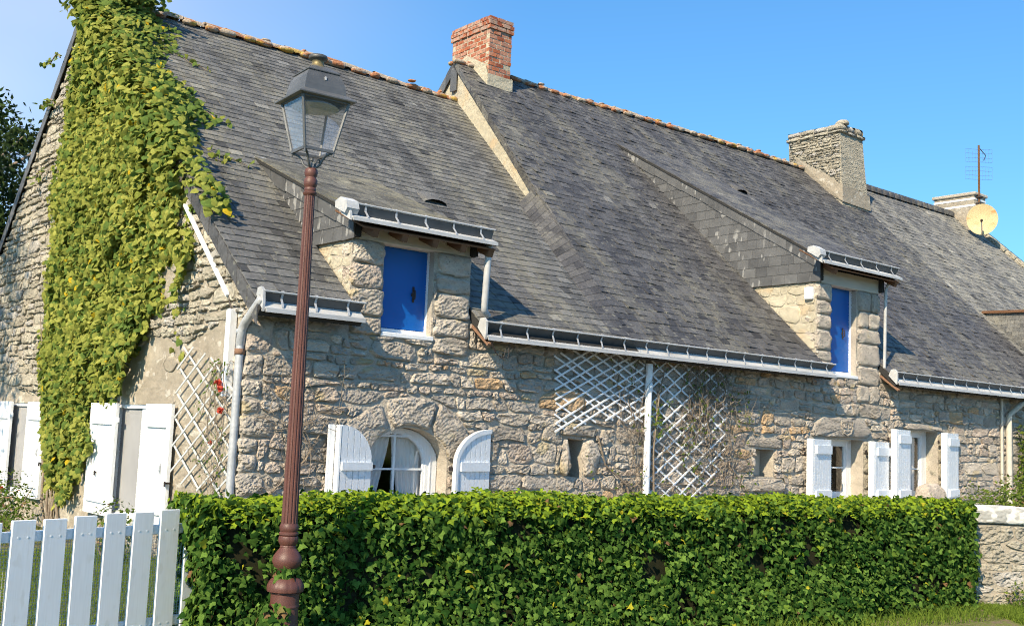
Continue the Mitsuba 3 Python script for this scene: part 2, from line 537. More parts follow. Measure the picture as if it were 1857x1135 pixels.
def cells(region, w, h, rng, jit=1.0):
    """Rough courses of uneven four-to-six-sided stones that fill the region."""
    x0, z0, x1, z1 = region.bounds
    xs0, xs1 = x0 - w, x1 + w
    z, out = z0 - h * rng.uniform(0.3, 1), []

    def line(z, a):
        k = np.arange(xs0, xs1 + 0.13, 0.13)
        y = z + np.clip(rng.normal(0, a, len(k)), -1.6 * a, 1.6 * a) + 0.4 * a * np.sin(k * 0.9 + z * 3)
        return lambda x: np.interp(x, k, y)
    low = line(z, 0.1 * h * jit)
    while z < z1 + h:
        hh = h * rng.choice([0.55, 0.8, 1.0, 1.3, 1.6], p=[0.14, 0.26, 0.28, 0.2, 0.12])
        z += hh
        top = line(z, 0.13 * hh * jit)
        x = xs0 - rng.uniform(0, w)
        lean = rng.normal(0, 0.14 * hh * jit)
        while x < xs1:
            ww = w * rng.choice([0.4, 0.65, 0.95, 1.3, 1.75], p=[0.2, 0.26, 0.26, 0.18, 0.10]) * (0.6 + 0.4 * hh / h)
            l2 = rng.normal(0, 0.16 * hh * jit)
            a, b = x, x + ww

            def quad(f0, f1, p, q, lp, lq):
                lo = [(t, f0(t)) for t in (p - lp, (p + q) / 2 + rng.normal(0, 0.08 * ww), q - lq)]
                hi = [(t, f1(t)) for t in (q + lq, (p + q) / 2 + rng.normal(0, 0.08 * ww), p + lp)]
                return Polygon(lo + hi)
            if hh > 1.15 * h and ww < 1.1 * w and rng.uniform() < 0.5 or (hh >= 1.25 * h and rng.uniform() < 0.3):
                k = rng.uniform(0.35, 0.65)
                t_ = rng.normal(0, 0.06 * hh)
                mid = lambda t, k=k, a=a, b=b, low=low, top=top, t_=t_: low(t) * (1 - k) + top(t) * k + t_ * (t - (a + b) / 2) / (b - a)
                new = [quad(low, mid, a, b, lean * k, l2 * k), quad(mid, top, a, b, lean, l2)]
                if rng.uniform() < 0.4:
                    c_ = a + (b - a) * rng.uniform(0.35, 0.65)
                    new[1:] = [quad(mid, top, a, c_, lean, 0.02), quad(mid, top, c_, b, 0.02, l2)]
            else:
                new = [quad(low, top, a, b, lean, l2)]
            for p in new:
                p = p.buffer(0).intersection(region)
                for g in getattr(p, 'geoms', [p]):
                    if g.geom_type == 'Polygon' and g.area > 0.0035:
                        out.append(g)
            lean, x = l2, b
        low = top
    return out


def stone(poly, to, flip, h, rng, joint=0.010, n=12, rnd=0.012, base=0.03):
    """One stone proud of the wall: (vertices, triangles) or None."""
    p = poly.buffer(-joint, join_style=2)
    q = p.buffer(-rnd).buffer(rnd)
    p = q if (not q.is_empty and q.area > 0.4 * max(p.area, 1e-9)) else p
    if p.is_empty:
        return None
    if p.geom_type != 'Polygon':
        p = max(p.geoms, key=lambda g: g.area)
    if p.area < 0.0018:
        return None
    ring = p.exterior
    if not ring.is_ccw:
        ring = LineString(list(ring.coords)[::-1])
    L = ring.length
    off = rng.uniform(0, 1)
    a = np.array([ring.interpolate(((k + off) / n + rng.uniform(-0.25, 0.25) / n) % 1.0 * L).coords[0] for k in range(n)])
    a = a[np.argsort(np.array([ring.project(Point(x)) for x in a]))]
    c = a.mean(0)
    tx, tz = rng.normal(0, 0.10), rng.normal(0, 0.10)
    a = a + rng.normal(0, 0.0035, a.shape)

    def lift(q, k):
        return k * h + (q - c) @ np.array([tx, tz]) * 0.5
    b = c + (a - c) * 0.97
    m = c + (a - c) * rng.uniform(0.74, 0.92, (n, 1))
    va = to(a[:, 0], a[:, 1], np.full(n, -base))
    vb = to(b[:, 0], b[:, 1], np.maximum(lift(b, 0.62) + rng.normal(0, 0.2 * h, n), 0.002))
    vm = to(m[:, 0], m[:, 1], np.maximum(lift(m, 1.0) + rng.normal(0, 0.24 * h, n), 0.003))
    vc = to(c[:1], c[1:2], np.array([h * rng.uniform(0.8, 1.25)]))
    v = np.vstack([va, vb, vm, vc])
    f = []
    for i in range(n):
        j = (i + 1) % n
        f += [[i, j, n + j], [i, n + j, n + i], [n + i, n + j, 2 * n + j], [n + i, 2 * n + j, 2 * n + i], [2 * n + i, 2 * n + j, 3 * n]]
    f = np.array(f)
    return v, (f[:, ::-1] if flip else f)


def block(c, s, rng, n=3, k=9.0, rough=0.012, freq=7.0):
    """A rough rounded block of stone."""
    m = trimesh.creation.box((2, 2, 2))
    g = np.linspace(-1, 1, n + 1)
    vs, fs, at = [], [], 0
    for ax in range(3):
        for sg in (-1, 1):
            A, B = np.meshgrid(g, g, indexing='ij')
            p = np.zeros(((n + 1) ** 2, 3))
            p[:, ax] = sg
            p[:, (ax + 1) % 3] = A.ravel()
            p[:, (ax + 2) % 3] = B.ravel()
            vs.append(p)
            for i in range(n):
                for j in range(n):
                    q = [i * (n + 1) + j, (i + 1) * (n + 1) + j, (i + 1) * (n + 1) + j + 1, i * (n + 1) + j + 1]
                    fs.append([at + t for t in (q if sg > 0 else q[::-1])])
            at += (n + 1) ** 2
    v = np.vstack(vs)
    v = v / (np.abs(v) ** k).sum(1, keepdims=True) ** (1 / k)
    fs = np.array(fs)
    m = trimesh.Trimesh(v, np.vstack([fs[:, [0, 1, 2]], fs[:, [0, 2, 3]]]), process=False)
    m.merge_vertices(digits_vertex=5)
    v = np.array(m.vertices) * np.asarray(s) / 2 + np.asarray(c)
    d = np.stack([meshkit.fbm(v * freq + rng.uniform(0, 50), 2, k2) for k2 in (1, 2, 3)], -1) - 0.5
    return v + d * 2 * rough, np.array(m.faces)


class Roof:
    """A sloping plane: u along x, s up the slope from the edge at y0, z0, h out of it."""

    def __init__(self, y0, z0, slope, back=False):
        th = math.atan(slope)
        sg = -1 if back else 1
        self.o = np.array([0.0, y0, z0])
        self.S = np.array([0.0, sg * math.cos(th), math.sin(th)])
        self.N = np.array([0.0, -sg * math.sin(th), math.cos(th)])
        self.slope, self.c, self.sg = slope, math.cos(th), sg

    def s(self, y):
        return self.sg * (y - self.o[1]) / self.c

    def z(self, y):
        return self.o[2] + self.sg * self.slope * (y - self.o[1])

    def at(self, u, s, h):
        u, s, h = np.broadcast_arrays(*(np.asarray(t, float) for t in (u, s, h)))
        return self.o + u[..., None] * np.array([1.0, 0, 0]) + s[..., None] * self.S + h[..., None] * self.N

    def poly(self, pts):
        """A polygon in (u, s) from (x, y) points."""
        return Polygon([(x, self.s(y)) for x, y in pts])


def lay_slates(bin_, holder, roof, region, width, expo, bsdf, rng, lift=0.032, thick=0.016, s_from=None, wild=0.22):
    x0, s0, x1, s1 = region.bounds
    s, row = s_from if s_from is not None else s0, 0
    while s < s1 - 0.02:
        e = expo * rng.uniform(0.94, 1.06)
        line = LineString([(x0 - 1, s + 0.5 * e), (x1 + 1, s + 0.5 * e)]).intersection(region)
        for g in getattr(line, 'geoms', [line]):
            if g.geom_type != 'LineString' or g.is_empty:
                continue
            a, b = g.coords[0][0], g.coords[-1][0]
            a, b = min(a, b), max(a, b)
            u = a
            w = width * (0.5 if row % 2 else 1.0)
            while u < b - 0.01:
                w = w * rng.uniform(0.82, 1.18)
                v = min(u + w, b)
                if b - v < 0.05:
                    v = b
                top = min(s + e + 0.05, s1)
                j = rng.normal(0, 0.004, 4)
                sag = 0.012 * math.sin(u * 1.1 + s * 0.4) + 0.008 * math.sin(u * 2.7 + 1.0)
                L = lift * rng.uniform(1 - wild * 0.3, 1 + wild * 0.3)
                tilt = max(0.0, rng.normal(0, 0.012 * wild - 0.001)) if wild else 0.0
                tilt = min(tilt, 0.022)
                lo0, lo1 = s + sag + j[0], s + sag + j[1]
                cut = min(0.02, (v - u) * 0.2) * rng.uniform(0.0, 1.0, 2)
                P = [(u + 0.005, lo0 + cut[0] * 0.3, L + tilt), (v - 0.005, lo1 + cut[1] * 0.3, L), (v - 0.003, top, 0.004 + thick), (u + 0.003, top, 0.004 + thick)]
                P = np.array(P)
                up = roof.at(P[:, 0], P[:, 1], P[:, 2])
                dn = roof.at(P[:, 0], P[:, 1], P[:, 2] - thick)
                V = np.vstack([up, dn])
                Fc = np.array([[0, 1, 2], [0, 2, 3], [0, 4, 5], [0, 5, 1], [1, 5, 6], [1, 6, 2], [3, 7, 4], [3, 4, 0], [4, 7, 6], [4, 6, 5]])
                if roof.sg < 0:
                    Fc = Fc[:, ::-1]
                bin_.add(holder, V, Fc, bsdf, (float(np.clip(rng.normal(0.5, 0.3), 0, 1)), rng.uniform()), False, size_seen(up))
                u, w = v, width
        s += e
        row += 1


def slab(roof, poly, t0, t1):
    return MB().prism(poly, lambda a, b, d: roof.at(a, b, d), t0, t1)


def leafset(pos, nrm, tip, size, outline):
    """Many leaves at once: vertices (n, k, 3) and the triangles of one."""
    N = nrm / np.linalg.norm(nrm, axis=1, keepdims=True)
    Tt = tip - (tip * N).sum(1, keepdims=True) * N
    Tt /= np.linalg.norm(Tt, axis=1, keepdims=True) + 1e-9
    B = np.cross(Tt, N)
    o = np.asarray(outline)
    V = pos[:, None] + size[:, None, None] * (o[None, :, 0:1] * B[:, None] + o[None, :, 1:2] * Tt[:, None] + o[None, :, 2:3] * N[:, None])
    k = len(o) - 1
    return V, np.array([[k, i, (i + 1) % k] for i in range(k)])


IVY_LEAF = [(0, 0.0, 0), (0.34, -0.14, -0.10), (0.55, 0.22, -0.16), (0.28, 0.48, -0.06), (0, 1.0, -0.12), (-0.28, 0.48, -0.06), (-0.55, 0.22, -0.16), (-0.34, -0.14, -0.10), (0, 0.3, 0.05)]
HEART_LEAF = [(0, 0.05, 0), (0.3, -0.10, -0.05), (0.50, 0.16, -0.12), (0.38, 0.58, -0.12), (0, 1.0, -0.2), (-0.38, 0.58, -0.12), (-0.50, 0.16, -0.12), (-0.3, -0.10, -0.05), (0, 0.35, 0.06)]
OVAL_LEAF = [(0, 0, 0), (0.24, 0.35, -0.06), (0.0, 1.0, -0.1), (-0.24, 0.35, -0.06), (0, 0.4, 0.03)]


def add_leaves(parent, V, F, uv, bsdf, most=300, rest='foliage', one='leaf'):
    """The leaves nearest the camera as parts, the others as one mass."""
    n, k = V.shape[:2]
    order = np.argsort(((V.mean(1) - CAM) ** 2).sum(1))
    for i in order[:most]:
        put(one, MB().add(V[i], F, uv[i]), bsdf, parent, True)
    o = order[most:]
    if len(o):
        mb = MB()
        mb.add(V[o].reshape(-1, 3), (F[None] + (np.arange(len(o)) * k)[:, None, None]).reshape(-1, 3), np.repeat(uv[o], k, 0))
        put(rest, mb, bsdf, parent, True, kind='stuff')

# ------------------------------------------------------------------ ground
rng = np.random.default_rng(11)
mb = MB()
mb.add([[-300, -300, 0], [300, -300, 0], [300, 400, 0], [-300, 400, 0]], [[0, 1, 2], [0, 2, 3]])
put('ground', mb, 'm_ground', label='rough grass and bare earth round the cottages', kind='structure')

mb = MB()
mb.add([[-1.0, -3.0, 0.004], [30, -2.6, 0.004], [30, 0.2, 0.004], [-1.0, 0.2, 0.004]], [[0, 1, 2], [0, 2, 3]])  # unseen sheet added to bounce warm sunlight onto the front wall
mat('m_bounce_gravel', fn=lambda p, n, uv: mix(C3(0.27, 0.235, 0.19), C3(0.46, 0.41, 0.33), noise(p.x * 60, p.y * 60, 0)) * (0.75 + 0.4 * fbm(p.x * 3, p.y * 3, 0, 3)), rough=0.95, spec=0.1)
put('gravel_path', mb, 'm_bounce_gravel', label='unseen pale gravel strip added to bounce sunlight onto the cottage fronts', kind='structure')
mb = MB()
mb.add([[-60, -16.0, 0.006], [60, -26.0, 0.006], [60, -15.2, 0.006], [-60, -6.0, 0.006]], [[0, 1, 2], [0, 2, 3]])
mat('m_street', fn=lambda p, n, uv: mix(C3(0.11, 0.107, 0.10), C3(0.17, 0.165, 0.155), fbm(p.x * 9, p.y * 9, 0, 3)), rough=0.9, spec=0.2)
put('street', mb, 'm_street', label='worn asphalt street in front of the hedge', kind='structure')

# ------------------------------------------------------------------ the three cottages: planes shared by walls and roofs
R1 = Roof(-0.37, 2.99 - 0.805 * 0.15, 0.805)
R2 = Roof(-0.37, 2.97 - 0.931 * 0.15, 0.931)
D1 = Roof(-0.37, 4.04 - 0.42 * 0.11, 0.42)
D2 = Roof(-0.37, 4.76 - 0.575 * 0.11, 0.575)
RIDGE, DEPTH = 6.2, 11.6
Z1, Z2 = R1.z(RIDGE), R2.z(RIDGE)
B1 = Roof(DEPTH, Z1 - 0.967 * (DEPTH - RIDGE), 0.967, back=True)
B2 = Roof(DEPTH, Z2 - 1.05 * (DEPTH - RIDGE), 1.05, back=True)
X3, XE = 19.4, 27.25


def xb(y):
    """Where the roof of the middle cottage begins (the old walls are not quite square)."""
    return 5.60 + 0.232 * (y + 0.3) if y <= RIDGE else 5.60 + 0.232 * 6.5


c1 = thing('stone_cottage', 'left stone cottage with ivy-grown gable, lower slate roof and dormer with wide blue loft door', 'house', 'attached stone cottages in the row')
c2 = thing('stone_cottage', 'middle stone cottage with red brick chimney, dark slate roof and narrow blue dormer door', 'house', 'attached stone cottages in the row')
c3 = thing('stone_cottage', 'far right cottage of the row with grey lichened roof and scalloped dark ridge tiles', 'house', 'attached stone cottages in the row')
stones = {c: Bin('stone', 'stonework') for c in (c1, c2, c3)}
slates = {c: Bin('slate', 'slating') for c in (c1, c2, c3)}

# ---- front wall openings (x, z)


def arch(x0, x1, zs, zt, z0, n=16):
    a = np.linspace(0, np.pi, n)
    cx, rx = (x0 + x1) / 2, (x1 - x0) / 2
    return Polygon([(x0, z0)] + [(cx - rx * math.cos(t), zs + (zt - zs) * math.sin(t)) for t in a] + [(x1, z0)])


O_door1 = sbox(1.66, 2.755, 2.384, 3.84)
O_arch = arch(1.56, 2.72, 1.28, 1.70, 0.75)
O_slot = Polygon([(4.72, 1.14), (4.99, 1.12), (5.0, 1.62), (4.70, 1.65)])
O_door2 = sbox(10.74, 2.86, 11.52, 4.42)
O_sq = Polygon([(8.70, 1.16), (9.20, 1.15), (9.21, 1.58), (8.71, 1.59)])
O_w3 = sbox(10.62, 0.78, 11.76, 1.80)
O_w4 = sbox(13.14, 0.78, 14.30, 2.02)
WT1, WT2 = R1.z(0) - 0.10, R2.z(0) - 0.10
W1 = unary_union([sbox(0, -0.05, 5.6, WT1), sbox(1.22, WT1 - 0.1, 2.95, 3.84)]).difference(unary_union([O_door1, O_arch, O_slot]))
W2 = unary_union([sbox(5.6, -0.05, X3, WT2), sbox(10.33, WT2 - 0.1, 12.22, 4.42)]).difference(unary_union([O_slot, O_door2, O_sq, O_w3, O_w4]))
W3 = sbox(X3, -0.05, XE, WT2)
wall1 = put('facade', MB().prism(W1, front, 0.0, -0.45), 'm_mortar', c1)
wall2 = put('facade', MB().prism(W2, front, 0.0, -0.45), 'm_mortar', c2)
wall3 = put('facade', MB().prism(W3, front, 0.0, -0.45), 'm_mortar', c3)

# ---- large stones first, rubble round them
special = []


def big_stone(c, holder, pts, h=0.045, n=16, pale=False, joint=0.008, seed=0, uv=None):
    r = np.random.default_rng(seed + int(abs(pts[0][0]) * 100))
    p = Polygon(pts)
    special.append(p)
    m = stone(p, front, False, h, r, joint=joint, n=n, rnd=0.02)
    if m:
        stones[c].add(holder, m[0], m[1], 'm_pale_stone' if pale else 'm_stone', uv or (r.uniform(0.3, 0.7), r.uniform(0.3, 0.65)), True, 5.0)


# voussoirs of the arched window
big_stone(c1, wall1, [(1.20, 1.40), (1.55, 1.31), (1.62, 1.47), (1.73, 1.58), (1.87, 1.66), (1.74, 1.99), (1.45, 1.86), (1.22, 1.72)], 0.05, 20, uv=(0.5, 0.5))
big_stone(c1, wall1, [(1.88, 1.67), (2.02, 1.705), (2.14, 1.715), (2.30, 1.70), (2.42, 1.665), (2.52, 2.03), (2.20, 2.08), (1.76, 2.02)], 0.055, 20, uv=(0.55, 0.4))
big_stone(c1, wall1, [(2.43, 1.66), (2.58, 1.57), (2.68, 1.45), (2.73, 1.30), (3.12, 1.33), (3.05, 1.62), (2.84, 1.86), (2.55, 2.02)], 0.05, 20, uv=(0.4, 0.55))
# uprights of the little slot
big_stone(c1, wall1, [(4.56, 1.16), (4.70, 1.13), (4.73, 1.40), (4.70, 1.66), (4.62, 1.64), (4.56, 1.40)], 0.07, 14, uv=(0.6, 0.5))
big_stone(c1, wall1, [(4.99, 1.14), (5.22, 1.13), (5.29, 1.35), (5.24, 1.60), (5.12, 1.66), (4.98, 1.60)], 0.08, 16, uv=(0.7, 0.5))
big_stone(c1, wall1, [(4.52, 1.68), (5.20, 1.66), (5.24, 1.83), (4.60, 1.86)], 0.06, 16, uv=(0.2, 0.5))
big_stone(c1, wall1, [(4.10, 2.02), (4.95, 1.98), (5.00, 2.22), (4.62, 2.34), (4.2, 2.2)], 0.05, 16, uv=(0.4, 0.97))
# large lintel with a carved shield
big_stone(c2, wall2, [(10.12, 1.83), (11.95, 1.82), (12.02, 1.93), (11.72, 2.20), (10.42, 2.17), (10.2, 2.0)], 0.06, 24, uv=(0.45, 0.2))
big_stone(c2, wall2, [(12.95, 2.04), (14.55, 2.03), (14.55, 2.14), (13.1, 2.17)], 0.05, 18, uv=(0.5, 0.45))
big_stone(c2, wall2, [(8.45, 1.62), (9.4, 1.60), (9.42, 1.76), (8.5, 1.79)], 0.04, 16, uv=(0.3, 0.5))
big_stone(c2, wall2, [(8.30, 0.92), (9.45, 0.92), (9.50, 1.13), (8.36, 1.14)], 0.06, 18, uv=(0.4, 0.5))
mb = MB()
sh = Polygon([(10.98, 2.11), (11.34, 2.12), (11.33, 1.98), (11.27, 1.90), (11.16, 1.86), (11.05, 1.90), (10.99, 1.98)])
mb.prism(sh.difference(sh.buffer(-0.02)), front, 0.05, 0.085)
mb.prism(Polygon([(11.05, 2.09), (11.15, 2.09), (11.14, 1.99), (11.06, 2.0)]).difference(sbox(11.08, 2.02, 11.11, 2.06)), front, 0.05, 0.08)
mb.prism(Polygon([(11.19, 2.09), (11.29, 2.09), (11.28, 2.0), (11.2, 1.99)]).difference(sbox(11.22, 2.02, 11.25, 2.06)), front, 0.05, 0.08)
mb.prism(sbox(11.08, 1.93, 11.24, 1.965), front, 0.05, 0.08)
put('carved_shield', mb, 'm_stone', c2, label='shield carved in relief on the big lintel')

# dressed blocks up the sides of both loft doors
for c, wl, x0, x1, z0, z1, hs in ((c1, wall1, 1.22, 1.66, 2.74, 3.84, 4), (c1, wall1, 2.425, 2.95, 2.60, 3.84, 5), (c2, wall2, 10.33, 10.72, 2.80, 4.42, 6), (c2, wall2, 11.56, 12.22, 2.45, 4.42, 6)):
    r = np.random.default_rng(int(x0 * 100))
    special.append(sbox(x0, z0, x1, z1))
    cuts = np.linspace(z0, z1, hs + 1) + np.r_[0, r.normal(0, 0.03, hs - 1), 0]
    for i in range(hs):
        a, b = cuts[i] + 0.006, cuts[i + 1] - 0.006
        xs = [x0, x1]
        if x1 - x0 > 0.55 and r.uniform() < 0.55:
            xs = [x0, x0 + (x1 - x0) * r.uniform(0.4, 0.65), x1]
        for xa, xc in zip(xs[:-1], xs[1:]):
            v, f = block(((xa + xc) / 2, 0.10, (a + b) / 2), (xc - xa - 0.012 + r.uniform(0, 0.03), 0.30, b - a), r, n=7, k=9, rough=0.034, freq=8)
            u = (r.uniform(0.4, 1), r.uniform(0.3, 0.7))
            if c == c1 and x0 < 1.3 and i == 2:
                u = (0.7, 0.945)
            stones[c].add(wl, v, f, 'm_stone', u, True, 4.0)
# corner stones of the front left corner
r = np.random.default_rng(5)
z = 0.0
while z < 2.85:
    h = r.uniform(0.16, 0.3)
    h = min(h, 2.9 - z)
    w, d = (r.uniform(0.28, 0.42), 0.2) if r.uniform() < 0.5 else (0.2, r.uniform(0.3, 0.5))
    if 2.35 < z < 2.7:
        w, h = 0.30, 0.40
    v, f = block((w / 2 - 0.02, d / 2 - 0.025, z + h / 2), (w, d, h - 0.015), r, n=7, k=9, rough=0.032, freq=8)
    stones[c1].add(wall1, v, f, 'm_stone', (r.uniform(0.4, 1), 0.94 if 2.3 < z < 2.7 else r.uniform(0.3, 0.7)), True, 4.0)
    special.append(sbox(-0.1, z, w - 0.02, z + h))
    z += h
# blocks beside the right-hand windows
for x, w in ((11.76, 0.42), (14.30, 0.40), (10.15, 0.45), (12.75, 0.38)):
    r = np.random.default_rng(int(x * 10))
    z, zt = 0.6, 1.8 if x < 12 else 2.02
    while z < zt - 0.05:
        h = min(r.uniform(0.22, 0.36), zt - z)
        v, f = block((x + w / 2, 0.12, z + h / 2), (w * r.uniform(0.85, 1.0), 0.3, h - 0.012), r, n=4, k=10, rough=0.015)
        stones[c2].add(wall2, v, f, 'm_pale_stone', (r.uniform(0.3, 1), r.uniform(0.3, 1)), True, 1.0)
        z += h
    special.append(sbox(x, 0.6, x + w, zt))

holes = unary_union(special)
for c, wl, W, seed in ((c1, wall1, W1, 3), (c2, wall2, W2, 4)):
    r = np.random.default_rng(seed)
    zone = W.intersection(sbox(0.0, 0.35, 18.6, 4.0)).difference(holes.buffer(0.004)).buffer(0)
    for g in getattr(zone, 'geoms', [zone]):
        if g.area < 0.01:
            continue
        for p in cells(g, 0.35, 0.175, r):
            cy = p.centroid
            h = r.uniform(0.016, 0.048)
            m = stone(p, front, False, h, r, joint=r.uniform(0.005, 0.018), n=12, rnd=r.uniform(0.006, 0.02))
            if m:
                stones[c].add(wl, m[0], m[1], 'm_stone', (r.uniform(), r.uniform()), False, size_seen(m[0]))

# ---- left gable wall: rubble above, smooth render below
gab = Polygon([(0.45, -0.05), (DEPTH, -0.05), (DEPTH, B1.z(DEPTH) - 0.12), (RIDGE, Z1 - 0.12), (0.0, R1.z(0) - 0.12), (0.0, 2.7), (0.45, 2.7)])
gab = Polygon([(0.02, -0.05), (DEPTH, -0.05), (DEPTH, B1.z(DEPTH) - 0.12), (RIDGE, Z1 - 0.12), (0.02, R1.z(0.02) - 0.12)])
O_ga, O_gb = sbox(7.35, 0.42, 8.60, 1.84), sbox(2.50, 0.42, 3.66, 1.85)
gab = gab.difference(unary_union([O_ga, O_gb]))
gwall = put('gable_wall', MB().prism(gab, gable, 0.0, -0.42), 'm_render', c1)
r = np.random.default_rng(21)
low = Polygon([(-1, 2.75), (0.3, 2.85), (1.6, 2.55), (2.6, 2.70), (3.4, 2.45), (3.9, 2.05), (7.3, 1.95), (9.3, 2.2), (13, 2.2), (13, -1), (-1, -1)])
ivy_core = Polygon([(7.0, 2.2), (6.9, 4.6), (6.9, 6.5), (6.2, 7.6), (3.2, 5.6), (2.2, 4.4), (2.1, 3.2), (3.0, 2.7), (4.0, 2.0), (6.6, 1.5)])
up = gab.difference(low).difference(ivy_core).buffer(-0.01)
for g in getattr(up, 'geoms', [up]):
    for p in cells(g, 0.40, 0.13, r):
        m = stone(p, gable, True, r.uniform(0.015, 0.05), r, joint=r.uniform(0.004, 0.015), n=12, rnd=0.012)
        if m:
            stones[c1].add(gwall, m[0], m[1], 'm_pale_stone', (r.uniform(), r.uniform()), True, size_seen(m[0]))
# rough patches swelling through the render below
r = np.random.default_rng(22)
for k in range(60):
    y, z = r.uniform(0.2, 9.5), r.uniform(0.3, 2.6)
    p = Point(y, z).buffer(r.uniform(0.08, 0.2), 6)
    p = affinity.scale(p, 1.6, 0.7)
    if not p.within(gab.intersection(low)):
        continue
    m = stone(p, gable, True, r.uniform(0.006, 0.014), r, joint=0, n=12)
    if m:
        stones[c1].add(gwall, m[0], m[1], 'm_render', (0.5, 0.5), True, 0)
# other walls that close the houses
back = MB().box((0.45, DEPTH - 0.4, 0), (XE - 0.45, DEPTH - 0.001, 2.95))
put('wall', back, 'm_render', c1)
rg = Polygon([(0.46, -0.05), (DEPTH - 0.41, -0.05), (DEPTH - 0.41, B2.z(DEPTH) - 0.12), (RIDGE, Z2 - 0.12), (0.46, R2.z(0.46) - 0.12)])
put('gable_wall', MB().prism(rg, lambda a, b, d: np.stack(np.broadcast_arrays(XE - 0.4 + d, a, b), -1), 0, 0.38), 'm_render', c3)

# ------------------------------------------------------------------ roofs
HOLE1 = R1.poly([(1.19, -1), (2.98, -1), (2.98, 2.45), (1.19, 2.45)])
HOLE2 = R2.poly([(10.30, -1), (12.25, -1), (12.25, 4.4), (10.30, 4.4)])
HOLE3 = R2.poly([(19.85, -1), (21.7, -1), (21.7, 1.6), (19.85, 1.6)])
sr1, sr2 = R1.s(RIDGE), R2.s(RIDGE)
reg1 = R1.poly([(-0.07, -0.37), (5.64, -0.37), (xb(RIDGE) + 0.1, RIDGE), (-0.07, RIDGE)]).difference(HOLE1)
reg2 = R2.poly([(5.60, -0.37), (X3, -0.37), (X3 + 0.6, RIDGE), (xb(RIDGE) - 0.05, RIDGE)]).difference(HOLE2)
reg3 = R2.poly([(X3, -0.37), (XE + 0.05, -0.37), (XE + 0.05, RIDGE), (X3 + 0.6, RIDGE)]).difference(HOLE3)
roof1 = put('roof', slab(R1, reg1, -0.09, 0), 'm_underslate', c1)
roof2 = put('roof', slab(R2, reg2, -0.09, 0), 'm_underslate', c2)
roof3 = put('roof', slab(R2, reg3, -0.09, 0), 'm_underslate', c3)
eave1, eave2 = sbox(-1, 0.17, 40, 20), sbox(-1, 0.17, 40, 20)
r = np.random.default_rng(31)
lay_slates(slates[c1], roof1, R1, reg1.intersection(eave1), 0.20, 0.155, 'm_slate_old', r)
lay_slates(slates[c2], roof2, R2, reg2.intersection(eave2), 0.20, 0.15, 'm_slate_dark', r, lift=0.027, wild=0.85)
lay_slates(slates[c3], roof3, R2, reg3.intersection(eave2), 0.22, 0.18, 'm_slate_grey', r, lift=0.028, wild=0.8)
# back slopes
bs1, bs2 = B1.s(RIDGE), B2.s(RIDGE)
for c, B, poly, m in ((c1, B1, sbox(-0.07, -0.4, xb(9), bs1), 'm_slate_old'), (c2, B2, sbox(xb(9) - 0.05, -0.4, X3 + 0.6, bs2), 'm_slate_dark'), (c3, B2, sbox(X3 + 0.6, -0.4, XE + 0.05, bs2), 'm_slate_grey')):
    mb = slab(B, poly, -0.09, 0.004)
    s = -0.3
    while s < bs1 - 0.2:
        mb.add(B.at([poly.bounds[0], poly.bounds[2], poly.bounds[2], poly.bounds[0]], [s, s, s + 0.3, s + 0.3], [0.02, 0.02, 0.006, 0.006]), [[3, 2, 1], [3, 1, 0]], (0.5, 0.5))
        s += 0.25
    put('roof', mb, m, c)

# stepped gable between the left and middle roofs, pale render
for (ya, yb, RA, RB) in ((-0.25, RIDGE, R1, R2),):
    n = 14
    ys = np.linspace(ya, yb, n)
    v = []
    for y in ys:
        x = xb(y)
        v += [[x, y, R1.z(y) - 0.25], [x, y, R2.z(y) - 0.02], [x + 0.3, y, R2.z(y) - 0.1], [x + 0.3, y, R1.z(y) - 0.25]]
    f = []
    for i in range(n - 1):
        o = 4 * i
        for k in range(3):
            f.append([o + k, o + k + 1, o + 5 + k, o + 4 + k])
    mb = MB().add(v, np.array(f)[:, ::-1])
    xx = xb(RIDGE)
    mb.add([[xx, RIDGE, Z1 - 0.4], [xx, RIDGE, Z2 - 0.02], [xx, 8.9, B2.z(8.9) - 0.06], [xx, 8.9, B1.z(8.9) - 0.4]], [[0, 1, 2], [0, 2, 3]])
    put('stepped_gable', mb, 'm_cream', c2, smooth=False)


def verge(c, holder, P, Q, down, out, bsdf, length, rng, drop=0.16, thick=0.012):
    """A row of slates hung on edge under a sloping roof edge from P to Q."""
    P, Q, down, out = (np.asarray(t, float) for t in (P, Q, down, out))
    d = Q - P
    L = np.linalg.norm(d)
    d /= L
    n = max(1, int(L / length))
    for i in range(n):
        a, b = P + d * (L * i / n + 0.004), P + d * (L * (i + 1) / n + 0.03 - 0.004)
        k = drop * rng.uniform(0.93, 1.07)
        o0, o1 = out * (0.004 + thick), out * (0.010 + thick)
        q = np.array([a + o1, b + o0, b + down * k + o0, a + down * k + o1])
        V = np.vstack([q, q - out * thick])
        Fc = np.array([[0, 1, 2], [0, 2, 3], [0, 4, 5], [0, 5, 1], [1, 5, 6], [1, 6, 2], [2, 6, 7], [2, 7, 3], [3, 7, 4], [3, 4, 0]])
        slates[c].add(holder, V, Fc, bsdf, (rng.uniform(), rng.uniform()), False, 0.5)


